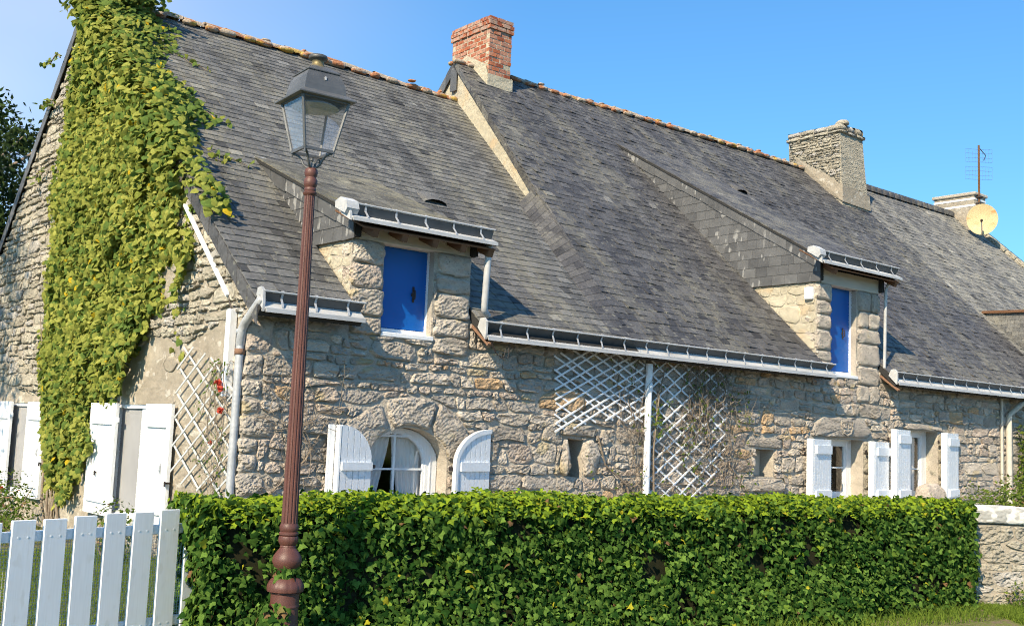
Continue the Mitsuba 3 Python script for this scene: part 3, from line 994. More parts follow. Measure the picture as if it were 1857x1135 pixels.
r = np.random.default_rng(41)
v1 = put('verge', MB().bar((-0.03, -0.34, R1.z(-0.34) - 0.06), (-0.03, RIDGE, Z1 - 0.06), 0.05, 0.1), 'm_underslate', c1)
verge(c1, v1, (-0.06, -0.33, R1.z(-0.33) + 0.01), (-0.06, RIDGE, Z1 + 0.01), (0, 0.0, -1), (-1, 0, 0), 'm_slate_dark', 0.34, r, drop=0.2)
v1b = put('verge', MB().bar((-0.03, DEPTH, B1.z(DEPTH) - 0.06), (-0.03, RIDGE, Z1 - 0.06), 0.05, 0.1), 'm_underslate', c1)
verge(c1, v1b, (-0.06, DEPTH, B1.z(DEPTH) + 0.01), (-0.06, RIDGE, Z1 + 0.01), (0, 0, -1), (-1, 0, 0), 'm_clad', 0.34, r, drop=0.22)
nv = np.cross([0.232, 1, 0.931], [0, 0, 1.0])
nv = -nv / np.linalg.norm(nv)
v2 = put('verge', MB().bar((xb(1.2) - 0.0, 1.2, R2.z(1.2) - 0.05), (xb(RIDGE) - 0.0, RIDGE, Z2 - 0.05), 0.04, 0.08), 'm_underslate', c2)
yy = -0.15
while yy < 2.62:
    y2 = yy + r.uniform(0.10, 0.14)
    for k in range(2):
        t0, t1 = k * 0.5, k * 0.5 + 0.52
        q = []
        for (y_, t_, up) in ((yy, t0, 0.022), (yy, t1, 0.022), (y2 + 0.04, t1, 0.010), (y2 + 0.04, t0, 0.010)):
            w_ = 0.34
            q.append([xb(y_) - w_ * (1 - t_) + 0.03, y_, R1.z(y_) + 0.025 + (R2.z(y_) - R1.z(y_) + 0.005) * t_ + up])
        q = np.array(q)
        V = np.vstack([q, q - np.array([0, -0.006, 0.012])])
        slates[c2].add(v2, V, np.array([[0, 1, 2], [0, 2, 3], [0, 4, 5], [0, 5, 1], [1, 5, 6], [1, 6, 2], [3, 7, 4], [3, 4, 0]]), 'm_slate_dark', (r.uniform(), r.uniform()), False, 0.5)
    yy = y2
verge(c2, v2, (xb(2.6) - 0.04, 2.6, R2.z(2.6) + 0.03), (xb(RIDGE) - 0.04, RIDGE, Z2 + 0.03), (0, 0, -1), nv, 'm_slate_dark', 0.36, r, drop=0.13)
verge(c2, v2, (xb(7) - 0.04, 9.0, B2.z(9.0) + 0.03), (xb(RIDGE) - 0.04, RIDGE, Z2 + 0.03), (0, 0, -1), (-1, 0, 0), 'm_clad', 0.36, r, drop=0.24)
mb = MB()
for y0, y1 in ((6.08, 6.28),):
    mb.box((xb(RIDGE) - 0.07, y0, Z2 - 0.62), (xb(RIDGE) - 0.05, y1, Z2 - 0.15))
put('apex_slate', mb, 'm_clad', c2)
# far verge with its pale coping
mb = MB()
for i in range(22):
    v, f = block((0, 0, 0), (0.26, 0.40, 0.16), r, n=2, rough=0.012, k=12)
    mb.add(R2.at(XE + 0.02, 0.1 + i * 0.405, 0.06) + v[:, :1] * np.array([1.0, 0, 0]) + v[:, 1:2] * R2.S + v[:, 2:] * R2.N, f)
put('coping', mb, 'm_pale_stone', c3, smooth=True)


def ridge(c, holder, x0, x1, y, z, L, rad, bsdf, rng, name='ridge_tile', wave=0.0):
    n = max(1, int((x1 - x0) / L))
    for i in range(n):
        a, b = x0 + (x1 - x0) * i / n, x0 + (x1 - x0) * (i + 1) / n
        m, k = MB(), 9
        ang = np.linspace(-0.25, np.pi + 0.25, k)
        ry, rz = rng.normal(0, 0.01), rng.normal(0, 0.008)
        v = []
        for x, rr, dz in ((a - 0.01, rad * 1.06, 0.0), (b - 0.03, rad * 0.94, 0.0)):
            sag = 0.03 * math.sin(x * 0.5) + 0.015 * math.sin(x * 1.7)
            for t in ang:
                v.append([x, y + ry + rr * 1.15 * math.cos(t), z + rz + sag + rr * 0.8 * math.sin(t) + dz])
        for x, rr in ((a - 0.01, rad * 0.9), (b - 0.03, rad * 0.78)):
            sag = 0.03 * math.sin(x * 0.5) + 0.015 * math.sin(x * 1.7)
            for t in ang:
                v.append([x, y + ry + rr * 1.15 * math.cos(t), z + rz + sag + rr * 0.8 * math.sin(t)])
        f = []
        for j in range(k - 1):
            f += [[j, j + 1, k + j + 1, k + j], [2 * k + j, 3 * k + j, 3 * k + j + 1, 2 * k + j + 1], [j, 2 * k + j, 2 * k + j + 1, j + 1]]
        m.add(v, f, (rng.uniform(), rng.uniform()))
        put(name, m, bsdf, holder, True)
        if wave:
            continue
    m = MB()
    for i in range(n + 1):
        x = x0 + (x1 - x0) * i / n
        for sy in (-1, 1):
            v, f = block((x + rng.normal(0, 0.05), y + sy * rad * 1.0, z - 0.015 + 0.03 * math.sin(x * 0.5)), (rng.uniform(0.2, 0.38), 0.16, 0.10), rng, n=2, k=3, rough=0.02)
            m.add(v, f, (0.2, 0.5))
        if rng.uniform() < 0.6:
            v, f = block((x, y + rng.normal(0, 0.05), z + rad * 0.66 + 0.03 * math.sin(x * 0.5)), (rng.uniform(0.06, 0.2), 0.13, 0.05), rng, n=2, k=3, rough=0.015)
            m.add(v, f, (0.2, 0.5))
    put('ridge_mortar', m, bsdf, holder, True, kind='stuff')


r = np.random.default_rng(51)
ridge(c1, roof1, 0.0, xb(RIDGE) - 0.05, RIDGE, Z1 + 0.0, 0.36, 0.10, 'm_tile', r)
ridge(c2, roof2, xb(RIDGE), 7.45, RIDGE, Z2 + 0.0, 0.36, 0.10, 'm_tile', r)
ridge(c2, roof2, 8.15, 18.5, RIDGE, Z2 + 0.0, 0.36, 0.10, 'm_tile', r)
for i in range(22):
    x = 19.9 + i * 0.31
    if x > 26.4:
        break
    mb = MB()
    P = []
    for xx, rr in ((x - 0.03, 0.09), (x + 0.05, 0.17), (x + 0.2, 0.17), (x + 0.31, 0.09)):
        for t in np.linspace(-0.35, np.pi + 0.35, 8):
            P.append([xx, RIDGE + rr * 1.2 * math.cos(t), Z2 - 0.02 + rr * 0.95 * math.sin(t)])
    F_ = [[a * 8 + j, a * 8 + j + 1, (a + 1) * 8 + j + 1, (a + 1) * 8 + j] for a in range(3) for j in range(7)]
    put('ridge_tile', mb.add(P, F_, (0.3, 0.3)), 'm_slate_dark', roof3, True)

# ------------------------------------------------------------------ gutters


def gutter(c, roof, x0, x1, step, cap=True, label=None):
    mb = MB()
    # zinc apron along the roof edge, with its turned-down lip
    A = [(-0.012, -0.02), (-0.012, 0.026), (0.14, 0.020), (0.14, 0.0), (0.0, 0.0), (0.0, -0.02)]
    pa = Polygon([(s, h) for s, h in A])
    to = lambda a, b, d: roof.at(d, a, b)
    mb.prism(pa, to, x0, x1)
    # lip hangs plumb
    e = roof.at(0.0, -0.015, 0.026)
    mb.box((x0 + 0.001, e[1] - 0.012, e[2] - 0.045), (x1 - 0.001, e[1] - 0.001, e[2] - 0.002))
    g = put('gutter', mb, 'm_zinc_white', c, label=label)
    up = Polygon([(0.12, 0.012), (0.127, 0.012), (0.127, 0.145), (0.12, 0.145)])
    put('upstand', MB().prism(up, to, x0 + 0.002, x1 - 0.002), 'm_zinc_dull_shaded', g)  # same zinc as the apron, with its shade painted in
    q = roof.at(np.array([x0 - 0.01, x1 + 0.01]), 0.118, 0.148)
    put('rolled_edge', MB().tube(q, 0.012, 8), 'm_zinc_white', g, smooth=True)
    n = max(2, int(round((x1 - x0) / step)))
    for i in range(n):
        x = x0 + (x1 - x0) * (i + 0.5) / n if n > 2 else x0 + (x1 - x0) * (i + 0.25) / n
        pts = [(0.15, 0.148), (0.13, 0.165), (0.108, 0.155), (0.112, 0.12), (0.095, 0.08), (0.06, 0.065), (0.03, 0.05), (0.004, 0.034)]
        mb = MB()
        L = [roof.at(x - 0.013, s, h) for s, h in pts]
        Rr = [roof.at(x + 0.013, s, h) for s, h in pts]
        for k in range(len(pts) - 1):
            t = roof.N * 0.004
            mb.add([L[k], Rr[k], Rr[k + 1], L[k + 1], L[k] - t, Rr[k] - t, Rr[k + 1] - t, L[k + 1] - t], [[0, 1, 2, 3], [7, 6, 5, 4], [0, 4, 5, 1], [1, 5, 6, 2], [3, 2, 6, 7], [0, 3, 7, 4]])
        put('bracket', mb, 'm_zinc', g)
    if cap:
        mb = MB()
        mb.prism(Polygon([(-0.02, -0.02), (0.20, -0.01), (0.24, 0.10), (0.19, 0.155), (0.12, 0.155), (0.02, 0.05)]), to, x0 - 0.03, x0 - 0.002)
        put('end_cap', mb, 'm_zinc_white', g)
    return g


Roof1g = Roof(R1.o[1], R1.o[2], R1.slope)
gutter(c1, R1, -0.02, 1.20, 0.46, label='short zinc gutter left of the blue loft door')
gutter(c1, R2, 2.96, 5.58, 0.43)
gutter(c2, R2, 5.585, 10.32, 0.43, cap=False)
gutter(c2, R2, 12.24, X3 - 0.002, 0.45)
gutter(c3, R2, X3, XE, 0.6, cap=False)
gd1 = gutter(c1, D1, 0.97, 3.05, 0.46, label='zinc gutter over the wide blue loft door')
gd2 = gutter(c2, D2, 9.95, 12.34, 0.48, label='zinc gutter over the narrow blue loft door')
for g, D, x in ((gd1, D1, 0.93), (gd2, D2, 9.9)):
    mb = MB()
    mb.prism(Polygon([(0.06, 0.03), (0.30, 0.03), (0.33, 0.10), (0.24, 0.17), (0.10, 0.17), (0.04, 0.10)]), lambda a, b, d: D.at(d, a, b), x - 0.03, x + 0.13)
    put('end_cap', mb, 'm_zinc_white', g)

# ------------------------------------------------------------------ dormers


def dormer(c, D, M, xr0, xr1, xw0, xw1, ztop, zst, slate, beam_x, beam_z, rafters):
    """D its own roof plane, M the main roof under it."""
    ym = (M.z(0) - D.z(0)) / (D.slope - M.slope)
    region = D.poly([(xr0, -0.37), (xr1, -0.37), (xr1, ym), (xr0, ym)])
    dr_ = put('dormer_roof', slab(D, region, -0.03, 0), 'm_underslate', c)
    lay_slates(slates[c], dr_, D, D.poly([(xr0, -0.2), (xr1, -0.2), (xr1, ym - 0.02), (xr0, ym - 0.02)]), 0.21, 0.165, slate, np.random.default_rng(int(xr0 * 7)), lift=0.02)
    # the cheeks: stone foot, slate-hung above
    yb = (zst - M.z(0)) / M.slope
    for x, o in ((xw0, -1), (xw1, 1)):
        to = (lambda a, b, d, x=x, o=o: np.stack(np.broadcast_arrays(x + o * d, a, b), -1))
        foot = Polygon([(0.001, zst), (max(yb, 0.05), zst), (0.001, M.z(0.0) - 0.1)])
        ft = put('dormer_cheek', MB().prism(foot, to, -0.25, 0.0), 'm_cream' if o < 0 else 'm_render', c)
        if o < 0:
            rr = np.random.default_rng(int(x * 9))
            for p in cells(foot.buffer(-0.02), 0.3, 0.19, rr):
                m = stone(p, to, True, rr.uniform(0.004, 0.012), rr, joint=0.008, n=10, rnd=0.03)
                if m:
                    stones[c].add(ft, m[0], m[1], 'm_cream', (0.5, 0.5), True, 0.2)
        hang = Polygon([(-0.10, zst), (yb, zst), (ym - 0.22, M.z(ym - 0.22)), (ym - 0.22, D.z(ym - 0.22) - 0.02), (-0.10, D.z(-0.10) - 0.02)])
        hg = put('dormer_cheek', MB().prism(hang, to, -0.05, 0.03), 'm_underslate', c)
        if o > 0:
            continue
        rr = np.random.default_rng(int(x * 11))
        z, row = zst - 0.02, 0
        while z < D.z(ym) - 0.05:
            e = 0.17
            ln = LineString([(-1, z + e / 2), (9, z + e / 2)]).intersection(hang)
            if not ln.is_empty and ln.geom_type == 'LineString':
                a, b = sorted((ln.coords[0][0], ln.coords[-1][0]))
                b += 0.05
                u, w = a, 0.24 * (0.6 if row % 2 else 1)
                while u < b - 0.02:
                    v_ = min(u + w * rr.uniform(0.85, 1.15), b)
                    q = []
                    for (yy, zz, dd) in ((u, z, 0.052), (v_ - 0.004, z + rr.normal(0, 0.003), 0.052), (v_ - 0.004, min(z + e + 0.03, D.z(v_) - 0.005), 0.042), (u, min(z + e + 0.03, D.z(u) - 0.005), 0.042)):
                        q.append(to(yy, zz, dd))
                    q = np.array(q).reshape(4, 3)
                    V = np.vstack([q, q + np.array([0.011, 0, 0])])
                    Fc = np.array([[0, 3, 2], [0, 2, 1], [0, 1, 5], [0, 5, 4], [1, 2, 6], [1, 6, 5], [3, 0, 4], [3, 4, 7], [2, 3, 7], [2, 7, 6]])
                    slates[c].add(hg, V, Fc, 'm_clad', (rr.beta(2, 2), rr.uniform()), False, 0.4)
                    u, w = v_, 0.24
            z += e
            row += 1
        # slates along the sloping top edge of the cheek
        verge(c, hg, (xw0 - 0.05, -0.12, D.z(-0.12) - 0.01), (xw0 - 0.05, ym - 0.1, D.z(ym - 0.1) - 0.01), (0, 0, -1), (-1, 0, 0), 'm_clad', 0.4, rr, drop=0.20)
    put('lintel_beam', MB().box((beam_x[0], -0.035, beam_z[0]), (beam_x[1], 0.42, beam_z[1]), c=0.01), 'm_beam', c)
    for x in rafters:
        put('rafter', MB().bar((x, 0.1, D.z(0.1) - 0.13), (x, -0.33, D.z(-0.33) - 0.13), 0.085, 0.11, up=(0, 0, 1)), 'm_timber', c)
    put('soffit', MB().bar(((xr0 + xr1) / 2, 0.3, D.z(0.3) - 0.082), ((xr0 + xr1) / 2, -0.355, D.z(-0.355) - 0.082), xr1 - xr0 - 0.02, 0.018), 'm_timber', c)


dormer(c1, D1, R1, 1.13, 3.06, 1.22, 2.95, 3.84, 3.85, 'm_slate_moss', (1.24, 2.93), (3.842, 4.02), (1.32, 1.72, 2.16, 2.58, 3.0))
dormer(c2, D2, R2, 10.24, 12.34, 10.33, 12.22, 4.42, 4.45, 'm_slate_dark', (10.42, 12.20), (4.422, 4.68), (10.4, 12.26))
# small porch-roofed dormer at the far end
mb = MB()
mb.box((19.9, 0.05, R2.z(0.05) - 0.3), (21.65, 1.75, 4.90))
fd = put('dormer_cheek', mb, 'm_render', c3)
put('dormer_roof', MB().bar((20.78, -0.25, 4.93), (20.78, 1.9, 4.99), 1.95, 0.06), 'm_timber', c3)
r = np.random.default_rng(77)
z = 4.05
while z < 4.86:
    y = 0.06 + r.uniform(0, 0.1)
    while y < (z - R2.z(0)) / 0.931 + 0.05 and y < 1.7:
        V = np.array([[19.885, y, z], [19.885, y + 0.15, z], [19.892, y + 0.15, z + 0.1], [19.892, y, z + 0.1]])
        V = np.vstack([V, V + [0.01, 0, 0]])
        slates[c3].add(fd, V, np.array([[0, 3, 2], [0, 2, 1], [0, 1, 5], [0, 5, 4], [3, 0, 4], [3, 4, 7], [2, 3, 7], [2, 7, 6], [1, 2, 6], [1, 6, 5]]), 'm_slate_grey', (r.uniform(), r.uniform()), False, 0.1)
        y += 0.155
    z += 0.09

# ------------------------------------------------------------------ loft doors


def loft_door(c, x0, x1, z0, z1, label):
    d = put('loft_door', MB().box((x0 - 0.03, 0.145, z0 + 0.11), (x1 + 0.05, 0.19, z1), c=0.004), 'm_blue', c, label=label)
    mb = MB()
    mb.box((x0 - 0.002, 0.135, z0 + 0.06), (x1 + 0.002, 0.25, z0 + 0.105), c=0.006)
    put('door_rail', mb, 'm_white', d)
    put('sill', MB().box((x0 - 0.02, -0.04, z0 - 0.01), (x1 + 0.02, 0.3, z0 + 0.045), c=0.008), 'm_white', c)
    put('door_frame', MB().box((x1 - 0.004, 0.10, z0 + 0.05), (x1 + 0.03, 0.143, z1)), 'm_white', d)
    xl, zl, yd = x0 + (x1 - x0) * 0.74, z0 + (z1 - z0) * 0.50, 0.139
    mb = MB().box((xl - 0.014, yd - 0.006, zl - 0.09), (xl + 0.014, yd + 0.003, zl + 0.10), c=0.003)
    mb.tube([(xl, yd, zl + 0.06), (xl - 0.003, yd - 0.04, zl + 0.05), (xl - 0.006, yd - 0.05, zl), (xl - 0.003, yd - 0.04, zl - 0.05), (xl, yd, zl - 0.06)], 0.009, 6)
    mb.box((xl - 0.03, yd - 0.006, zl - 0.015), (xl + 0.02, yd + 0.003, zl + 0.02))
    put('latch', mb, 'm_iron', d)


loft_door(c1, 1.66, 2.384, 2.755, 3.842, 'blue loft door with iron latch, the nearer of the two')
loft_door(c2, 10.74, 11.52, 2.86, 4.42, 'narrow blue loft door, the farther of the two')

# ------------------------------------------------------------------ windows and shutters
mb = MB()
w = put('window', MB().prism(arch(1.57, 2.71, 1.27, 1.69, 0.76).difference(arch(1.63, 2.54, 1.27, 1.645, 0.82)), front, -0.20, -0.27), 'm_white', c1, label='arched window with white frame and lace curtains')
inner = arch(1.63, 2.54, 1.27, 1.645, 0.82)
put('casement', MB().prism(inner.difference(arch(1.66, 2.51, 1.26, 1.62, 0.86)), front, -0.21, -0.245).prism(sbox(2.07, 0.84, 2.10, 1.64), front, -0.205, -0.235)
    .prism(sbox(1.65, 1.19, 2.52, 1.212), front, -0.212, -0.235).prism(sbox(1.66, 1.58, 2.51, 1.605).intersection(inner), front, -0.206, -0.238), 'm_white', w)
for a, b in ((1.66, 2.085), (2.085, 2.51)):
    p = arch(1.66, 2.51, 1.26, 1.62, 0.86).intersection(sbox(a, 0.8, b, 1.7))
    x, z = np.array(p.exterior.coords)[:-1].T
    m = trimesh.creation.triangulate_polygon(p, engine='earcut')
    put('pane', MB().add(np.stack([m[0][:, 0], np.full(len(m[0]), 0.228), m[0][:, 1]], 1), m[1]), 'm_glass', w)


def curtain(holder, pts0, pts1, y, n=26, amp=0.012, seed=0):
    """Cloth between two vertical edges given as (x, z) from top to bottom, in soft folds."""
    a, b = np.array(pts0, float), np.array(pts1, float)
    t = np.linspace(0, 1, n)
    v = []
    for k in range(len(a)):
        for i, q in enumerate(t):
            x, z = a[k] * (1 - q) + b[k] * q
            v.append([x, y + amp * math.sin(q * 38 + k * 0.15 + seed), z])
    f = [[k * n + i, k * n + i + 1, (k + 1) * n + i + 1, (k + 1) * n + i] for k in range(len(a) - 1) for i in range(n - 1)]
    put('curtain', MB().add(v, f), 'm_curtain', holder, True)


curtain(w, [(1.60, 1.66), (1.60, 1.35), (1.60, 1.1), (1.60, 0.8)], [(2.09, 1.66), (2.05, 1.42), (1.99, 1.18), (1.90, 0.8)], 0.31)
curtain(w, [(2.10, 1.66), (2.12, 1.42), (2.17, 1.18), (2.24, 0.8)], [(2.56, 1.66), (2.56, 1.35), (2.56, 1.1), (2.56, 0.8)], 0.32, seed=2)
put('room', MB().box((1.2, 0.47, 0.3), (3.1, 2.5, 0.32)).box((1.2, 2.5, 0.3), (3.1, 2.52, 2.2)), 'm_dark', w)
put('casement_panel', MB().box((2.56, 0.205, 0.78), (2.70, 0.225, 1.40), c=0.004).box((2.60, 0.19, 0.78), (2.615, 0.204, 1.36)), 'm_white', w)


def plank_shutter(c, label, origin, X, Nn, outline, battens, t=0.035, board=0.1, edge=True):
    """Boards side by side in the plane (X, z) at 'origin', with battens on the face turned to Nn; outline in (a, z)."""
    X, Nn, o = np.asarray(X, float), np.asarray(Nn, float), np.asarray(origin, float)
    to = lambda a, b, d: o + np.asarray(a)[..., None] * X + np.asarray(b)[..., None] * np.array([0, 0, 1.0]) + np.asarray(d)[..., None] * Nn
    x0, z0, x1, z1 = outline.bounds
    s = put('shutter', MB().prism(outline.buffer(-0.004), to, 0.0, t * 0.6), 'm_white', c, label=label)
    n = max(1, int(round((x1 - x0) / board)))
    for i in range(n):
        a, b = x0 + (x1 - x0) * i / n, x0 + (x1 - x0) * (i + 1) / n
        p = outline.intersection(sbox(a + 0.005, z0 - 1, b - 0.005, z1 + 1))
        if not p.is_empty:
            put('board', MB().prism(p, to, t * 0.5, t), 'm_white', s)
    for (a0, a1, b0, b1) in battens:
        mb = MB().prism(sbox(a0, b0, a1, b1), to, t, t + 0.028)
        put('batten', mb, 'm_white', s)
    for (a0, a1, b0, b1) in battens:
        hx = x0 if origin is None else a0
    return s


def quarter(w, z0, zl, zh, tall_left):
    a = np.linspace(0, np.pi / 2, 12)
    pts = [(w * (1 - math.cos(t)) if not tall_left else w * math.cos(t), zl + (zh - zl) * math.sin(t)) for t in a]
    if tall_left:
        return Polygon([(w, z0)] + pts + [(0, z0)])
    return Polygon([(0, z0)] + pts + [(w, z0)])


def side_board(c, s, x, y0, y1, z0, z1, w=0.03):
    put('edge_board', MB().box((x - w, y0, z0), (x, y1, z1), c=0.004), 'm_white', s)


# arched pair (open, flat against the wall on either side)
s = plank_shutter(c1, 'curved white shutter left of the arched window', (1.10, -0.165, 0), (0.978, 0.208, 0), (0.208, -0.978, 0), quarter(0.48, 0.72, 1.30, 1.70, True), [(0.005, 0.475, 1.20, 1.29), (0.005, 0.475, 0.62, 0.71)])
put('edge_board', MB().box((1.066, -0.205, 0.72), (1.098, -0.13, 1.70), c=0.004).box((0.985, -0.12, 0.72), (1.07, -0.09, 1.70), c=0.004), 'm_white', s)
put('hinge', MB().box((1.56, -0.115, 1.22), (1.62, -0.10, 1.26)), 'm_iron', s)
s = plank_shutter(c1, 'curved white shutter right of the arched window', (2.69, -0.16, 0), (0.978, 0.208, 0), (0.208, -0.978, 0), quarter(0.66, 0.72, 1.28, 1.715, False), [(0.09, 0.63, 1.20, 1.31), (0.09, 0.63, 0.62, 0.71)], t=0.04)
put('edge_board', MB().prism(quarter(0.66, 0.72, 1.28, 1.715, False).difference(affinity.translate(quarter(0.66, 0.6, 1.25, 1.665, False), 0.045, 0)), lambda a, b, d: np.stack(np.broadcast_arrays(2.69 + 0.978 * np.asarray(a) + 0.208 * np.asarray(d), -0.16 + 0.208 * np.asarray(a) - 0.978 * np.asarray(d), b), -1), 0.0, 0.055), 'm_white', s)
put('hinge', MB().box((2.64, -0.17, 1.20), (2.70, -0.15, 1.25)), 'm_iron', s)

# the two plain windows on the right
for x0, x1, zt, nm in ((10.62, 11.76, 1.80, 'small white window under the carved lintel'), (13.14, 14.30, 2.02, 'taller white window at the far end')):
    fx = x0 + 0.62
    w = put('window', MB().prism(sbox(x0, 0.78, x1, zt).difference(sbox(x0 + 0.07, 0.85, x0 + 0.98, zt - 0.07)), front, -0.24, -0.30), 'm_white', c2, label=nm)
    put('casement', MB().prism(sbox(x0 + 0.07, 0.85, x0 + 0.98, zt - 0.07).difference(unary_union([sbox(x0 + 0.12, 0.9, x0 + 0.49, zt - 0.12), sbox(x0 + 0.56, 0.9, x0 + 0.93, zt - 0.12)])), front, -0.25, -0.285)
        .prism(sbox(x0 + 0.12, 1.30, x0 + 0.93, 1.325), front, -0.255, -0.28), 'm_white', w)
    for a, b in ((x0 + 0.12, x0 + 0.49), (x0 + 0.56, x0 + 0.93)):
        put('pane', MB().add([[a, 0.268, 0.9], [b, 0.268, 0.9], [b, 0.268, zt - 0.12], [a, 0.268, zt - 0.12]], [[0, 1, 2], [0, 2, 3]]), 'm_glass', w)
    curtain(w, [(x0 + 0.1, zt - 0.08), (x0 + 0.1, 0.85)], [(x0 + 0.95, zt - 0.08), (x0 + 0.95, 0.85)], 0.36, amp=0.008) if x0 > 12 else None
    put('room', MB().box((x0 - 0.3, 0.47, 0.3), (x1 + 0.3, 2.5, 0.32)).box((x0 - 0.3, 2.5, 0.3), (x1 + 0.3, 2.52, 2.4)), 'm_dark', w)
for xl, wd, zt, lab in ((9.97, 0.72, 1.785, 'white shutter left of the window under the carved lintel'), (11.78, 0.70, 1.785, 'white shutter right of the window under the carved lintel'),
                        (12.50, 0.68, 2.02, 'tall white shutter left of the far window'), (14.24, 0.68, 2.01, 'tall white shutter right of the far window')):
    s = plank_shutter(c2, lab, (xl, -0.19, 0), (0.978, 0.208, 0), (0.208, -0.978, 0), sbox(0, 0.75, wd, zt), [(0.06, wd - 0.02, zt - 0.24, zt - 0.10), (0.06, wd - 0.02, 0.82, 0.95)], t=0.04, board=0.12)
    put('edge_board', MB().box((xl - 0.05, -0.232, 0.75), (xl - 0.001, -0.12, zt + 0.004), c=0.005), 'm_white', s)
    put('hinge', MB().box((xl - 0.08, -0.09, zt - 0.20), (xl - 0.04, -0.07, zt - 0.15)), 'm_iron', s)
# little square window and the slot
w = put('window', MB().prism(O_sq.buffer(-0.01).difference(sbox(8.76, 1.2, 8.98, 1.54)), front, -0.26, -0.29).prism(sbox(8.86, 1.18, 8.88, 1.56), front, -0.25, -0.28), 'm_beam', c2, label='tiny square window with pale frame')
put('pane', MB().add([[8.7, 0.28, 1.15], [9.2, 0.28, 1.15], [9.2, 0.28, 1.6], [8.7, 0.28, 1.6]], [[0, 1, 2], [0, 2, 3]]), 'm_glass', w)
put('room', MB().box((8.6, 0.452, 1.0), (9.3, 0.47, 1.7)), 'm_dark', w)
put('slot', MB().box((4.6, 0.36, 1.0), (5.1, 0.38, 1.75)), 'm_mortar', c1)

# gable windows, each a white panel deep between two open shutters
mat('m_panel', fn=lambda p, n, uv: mix(C3(0.24, 0.24, 0.245), C3(0.33, 0.33, 0.335), fbm(p.x * 4, p.y * 4, p.z * 2, 3)), rough=0.8)
gX, gN = (0, 1, 0), (-1, 0, 0)
for y0, y1, z0, z1, lab in ((2.50, 3.66, 0.42, 1.85, 'white window in the gable wall by the trellis'), (7.35, 8.60, 0.42, 1.84, 'white window in the gable wall left of the ivy')):
    w = put('window', MB().prism(sbox(y0, z0, y1, z1).difference(sbox(y0 + 0.06, z0 + 0.06, y1 - 0.05, z1 - 0.05)), gable, -0.015, -0.14), 'm_white', c1, label=lab)
    put('panel', MB().prism(sbox(y0 + 0.01, z0 + 0.01, y1 - 0.01, z1 - 0.01), gable, -0.05, -0.13), 'm_panel', w)
    put('frame_post', MB().prism(sbox(y0 + 0.28, z0 + 0.03, y0 + 0.34, z1 - 0.03), gable, -0.03, -0.13).prism(sbox(y0 + 0.38, z0 + 0.03, y0 + 0.41, z1 - 0.03), gable, -0.042, -0.13), 'm_white', w)
    put('sill', MB().prism(sbox(y0 - 0.06, z0 - 0.07, y1 + 0.06, z0 - 0.005), gable, 0.05, -0.2), 'm_cap', c1)
for y0, wd, lab in ((1.67, 0.80, 'broad white shutter beside the trellis'), (3.45, 0.97, 'white shutter against the ivy, dappled with leaf shade'),
                    (6.41, 0.89, 'white shutter just left of the ivy'), (8.19, 0.9, 'white shutter at the far left of the gable')):
    s = plank_shutter(c1, lab, (-0.05, y0, 0), gX, gN, sbox(0, 0.40, wd, 1.86), [(0.12, wd - 0.12, 1.58, 1.72), (0.12, wd - 0.12, 0.56, 0.70)], t=0.04, board=wd)
    inner_side = y0 + wd if y0 in (1.67, 6.41) else y0
    mb = MB()
    for z in (0.62, 1.64):
        mb.box((-0.075, inner_side - 0.05, z - 0.03), (-0.055, inner_side + 0.05, z + 0.03), c=0.004)
    put('hinge', mb, 'm_white', s)
    outer = y0 + 0.2 if y0 in (1.67, 6.41) else y0 + wd - 0.2
    mb = MB().tube([(-0.092, outer, 1.05), (-0.11, outer, 1.07), (-0.11, outer, 1.12), (-0.092, outer, 1.14)], 0.006, 6)
    mb.box((-0.094, outer - 0.02, 1.03), (-0.09, outer + 0.02, 1.16))
    put('latch', mb, 'm_zinc', s)
    put('shutter_stay', MB().box((-0.12, outer - 0.22, 0.93), (-0.05, outer - 0.205, 0.95)).box((-0.12, outer - 0.23, 0.90), (-0.11, outer - 0.195, 0.96)), 'm_iron', s)

# ------------------------------------------------------------------ chimneys
r = np.random.default_rng(61)


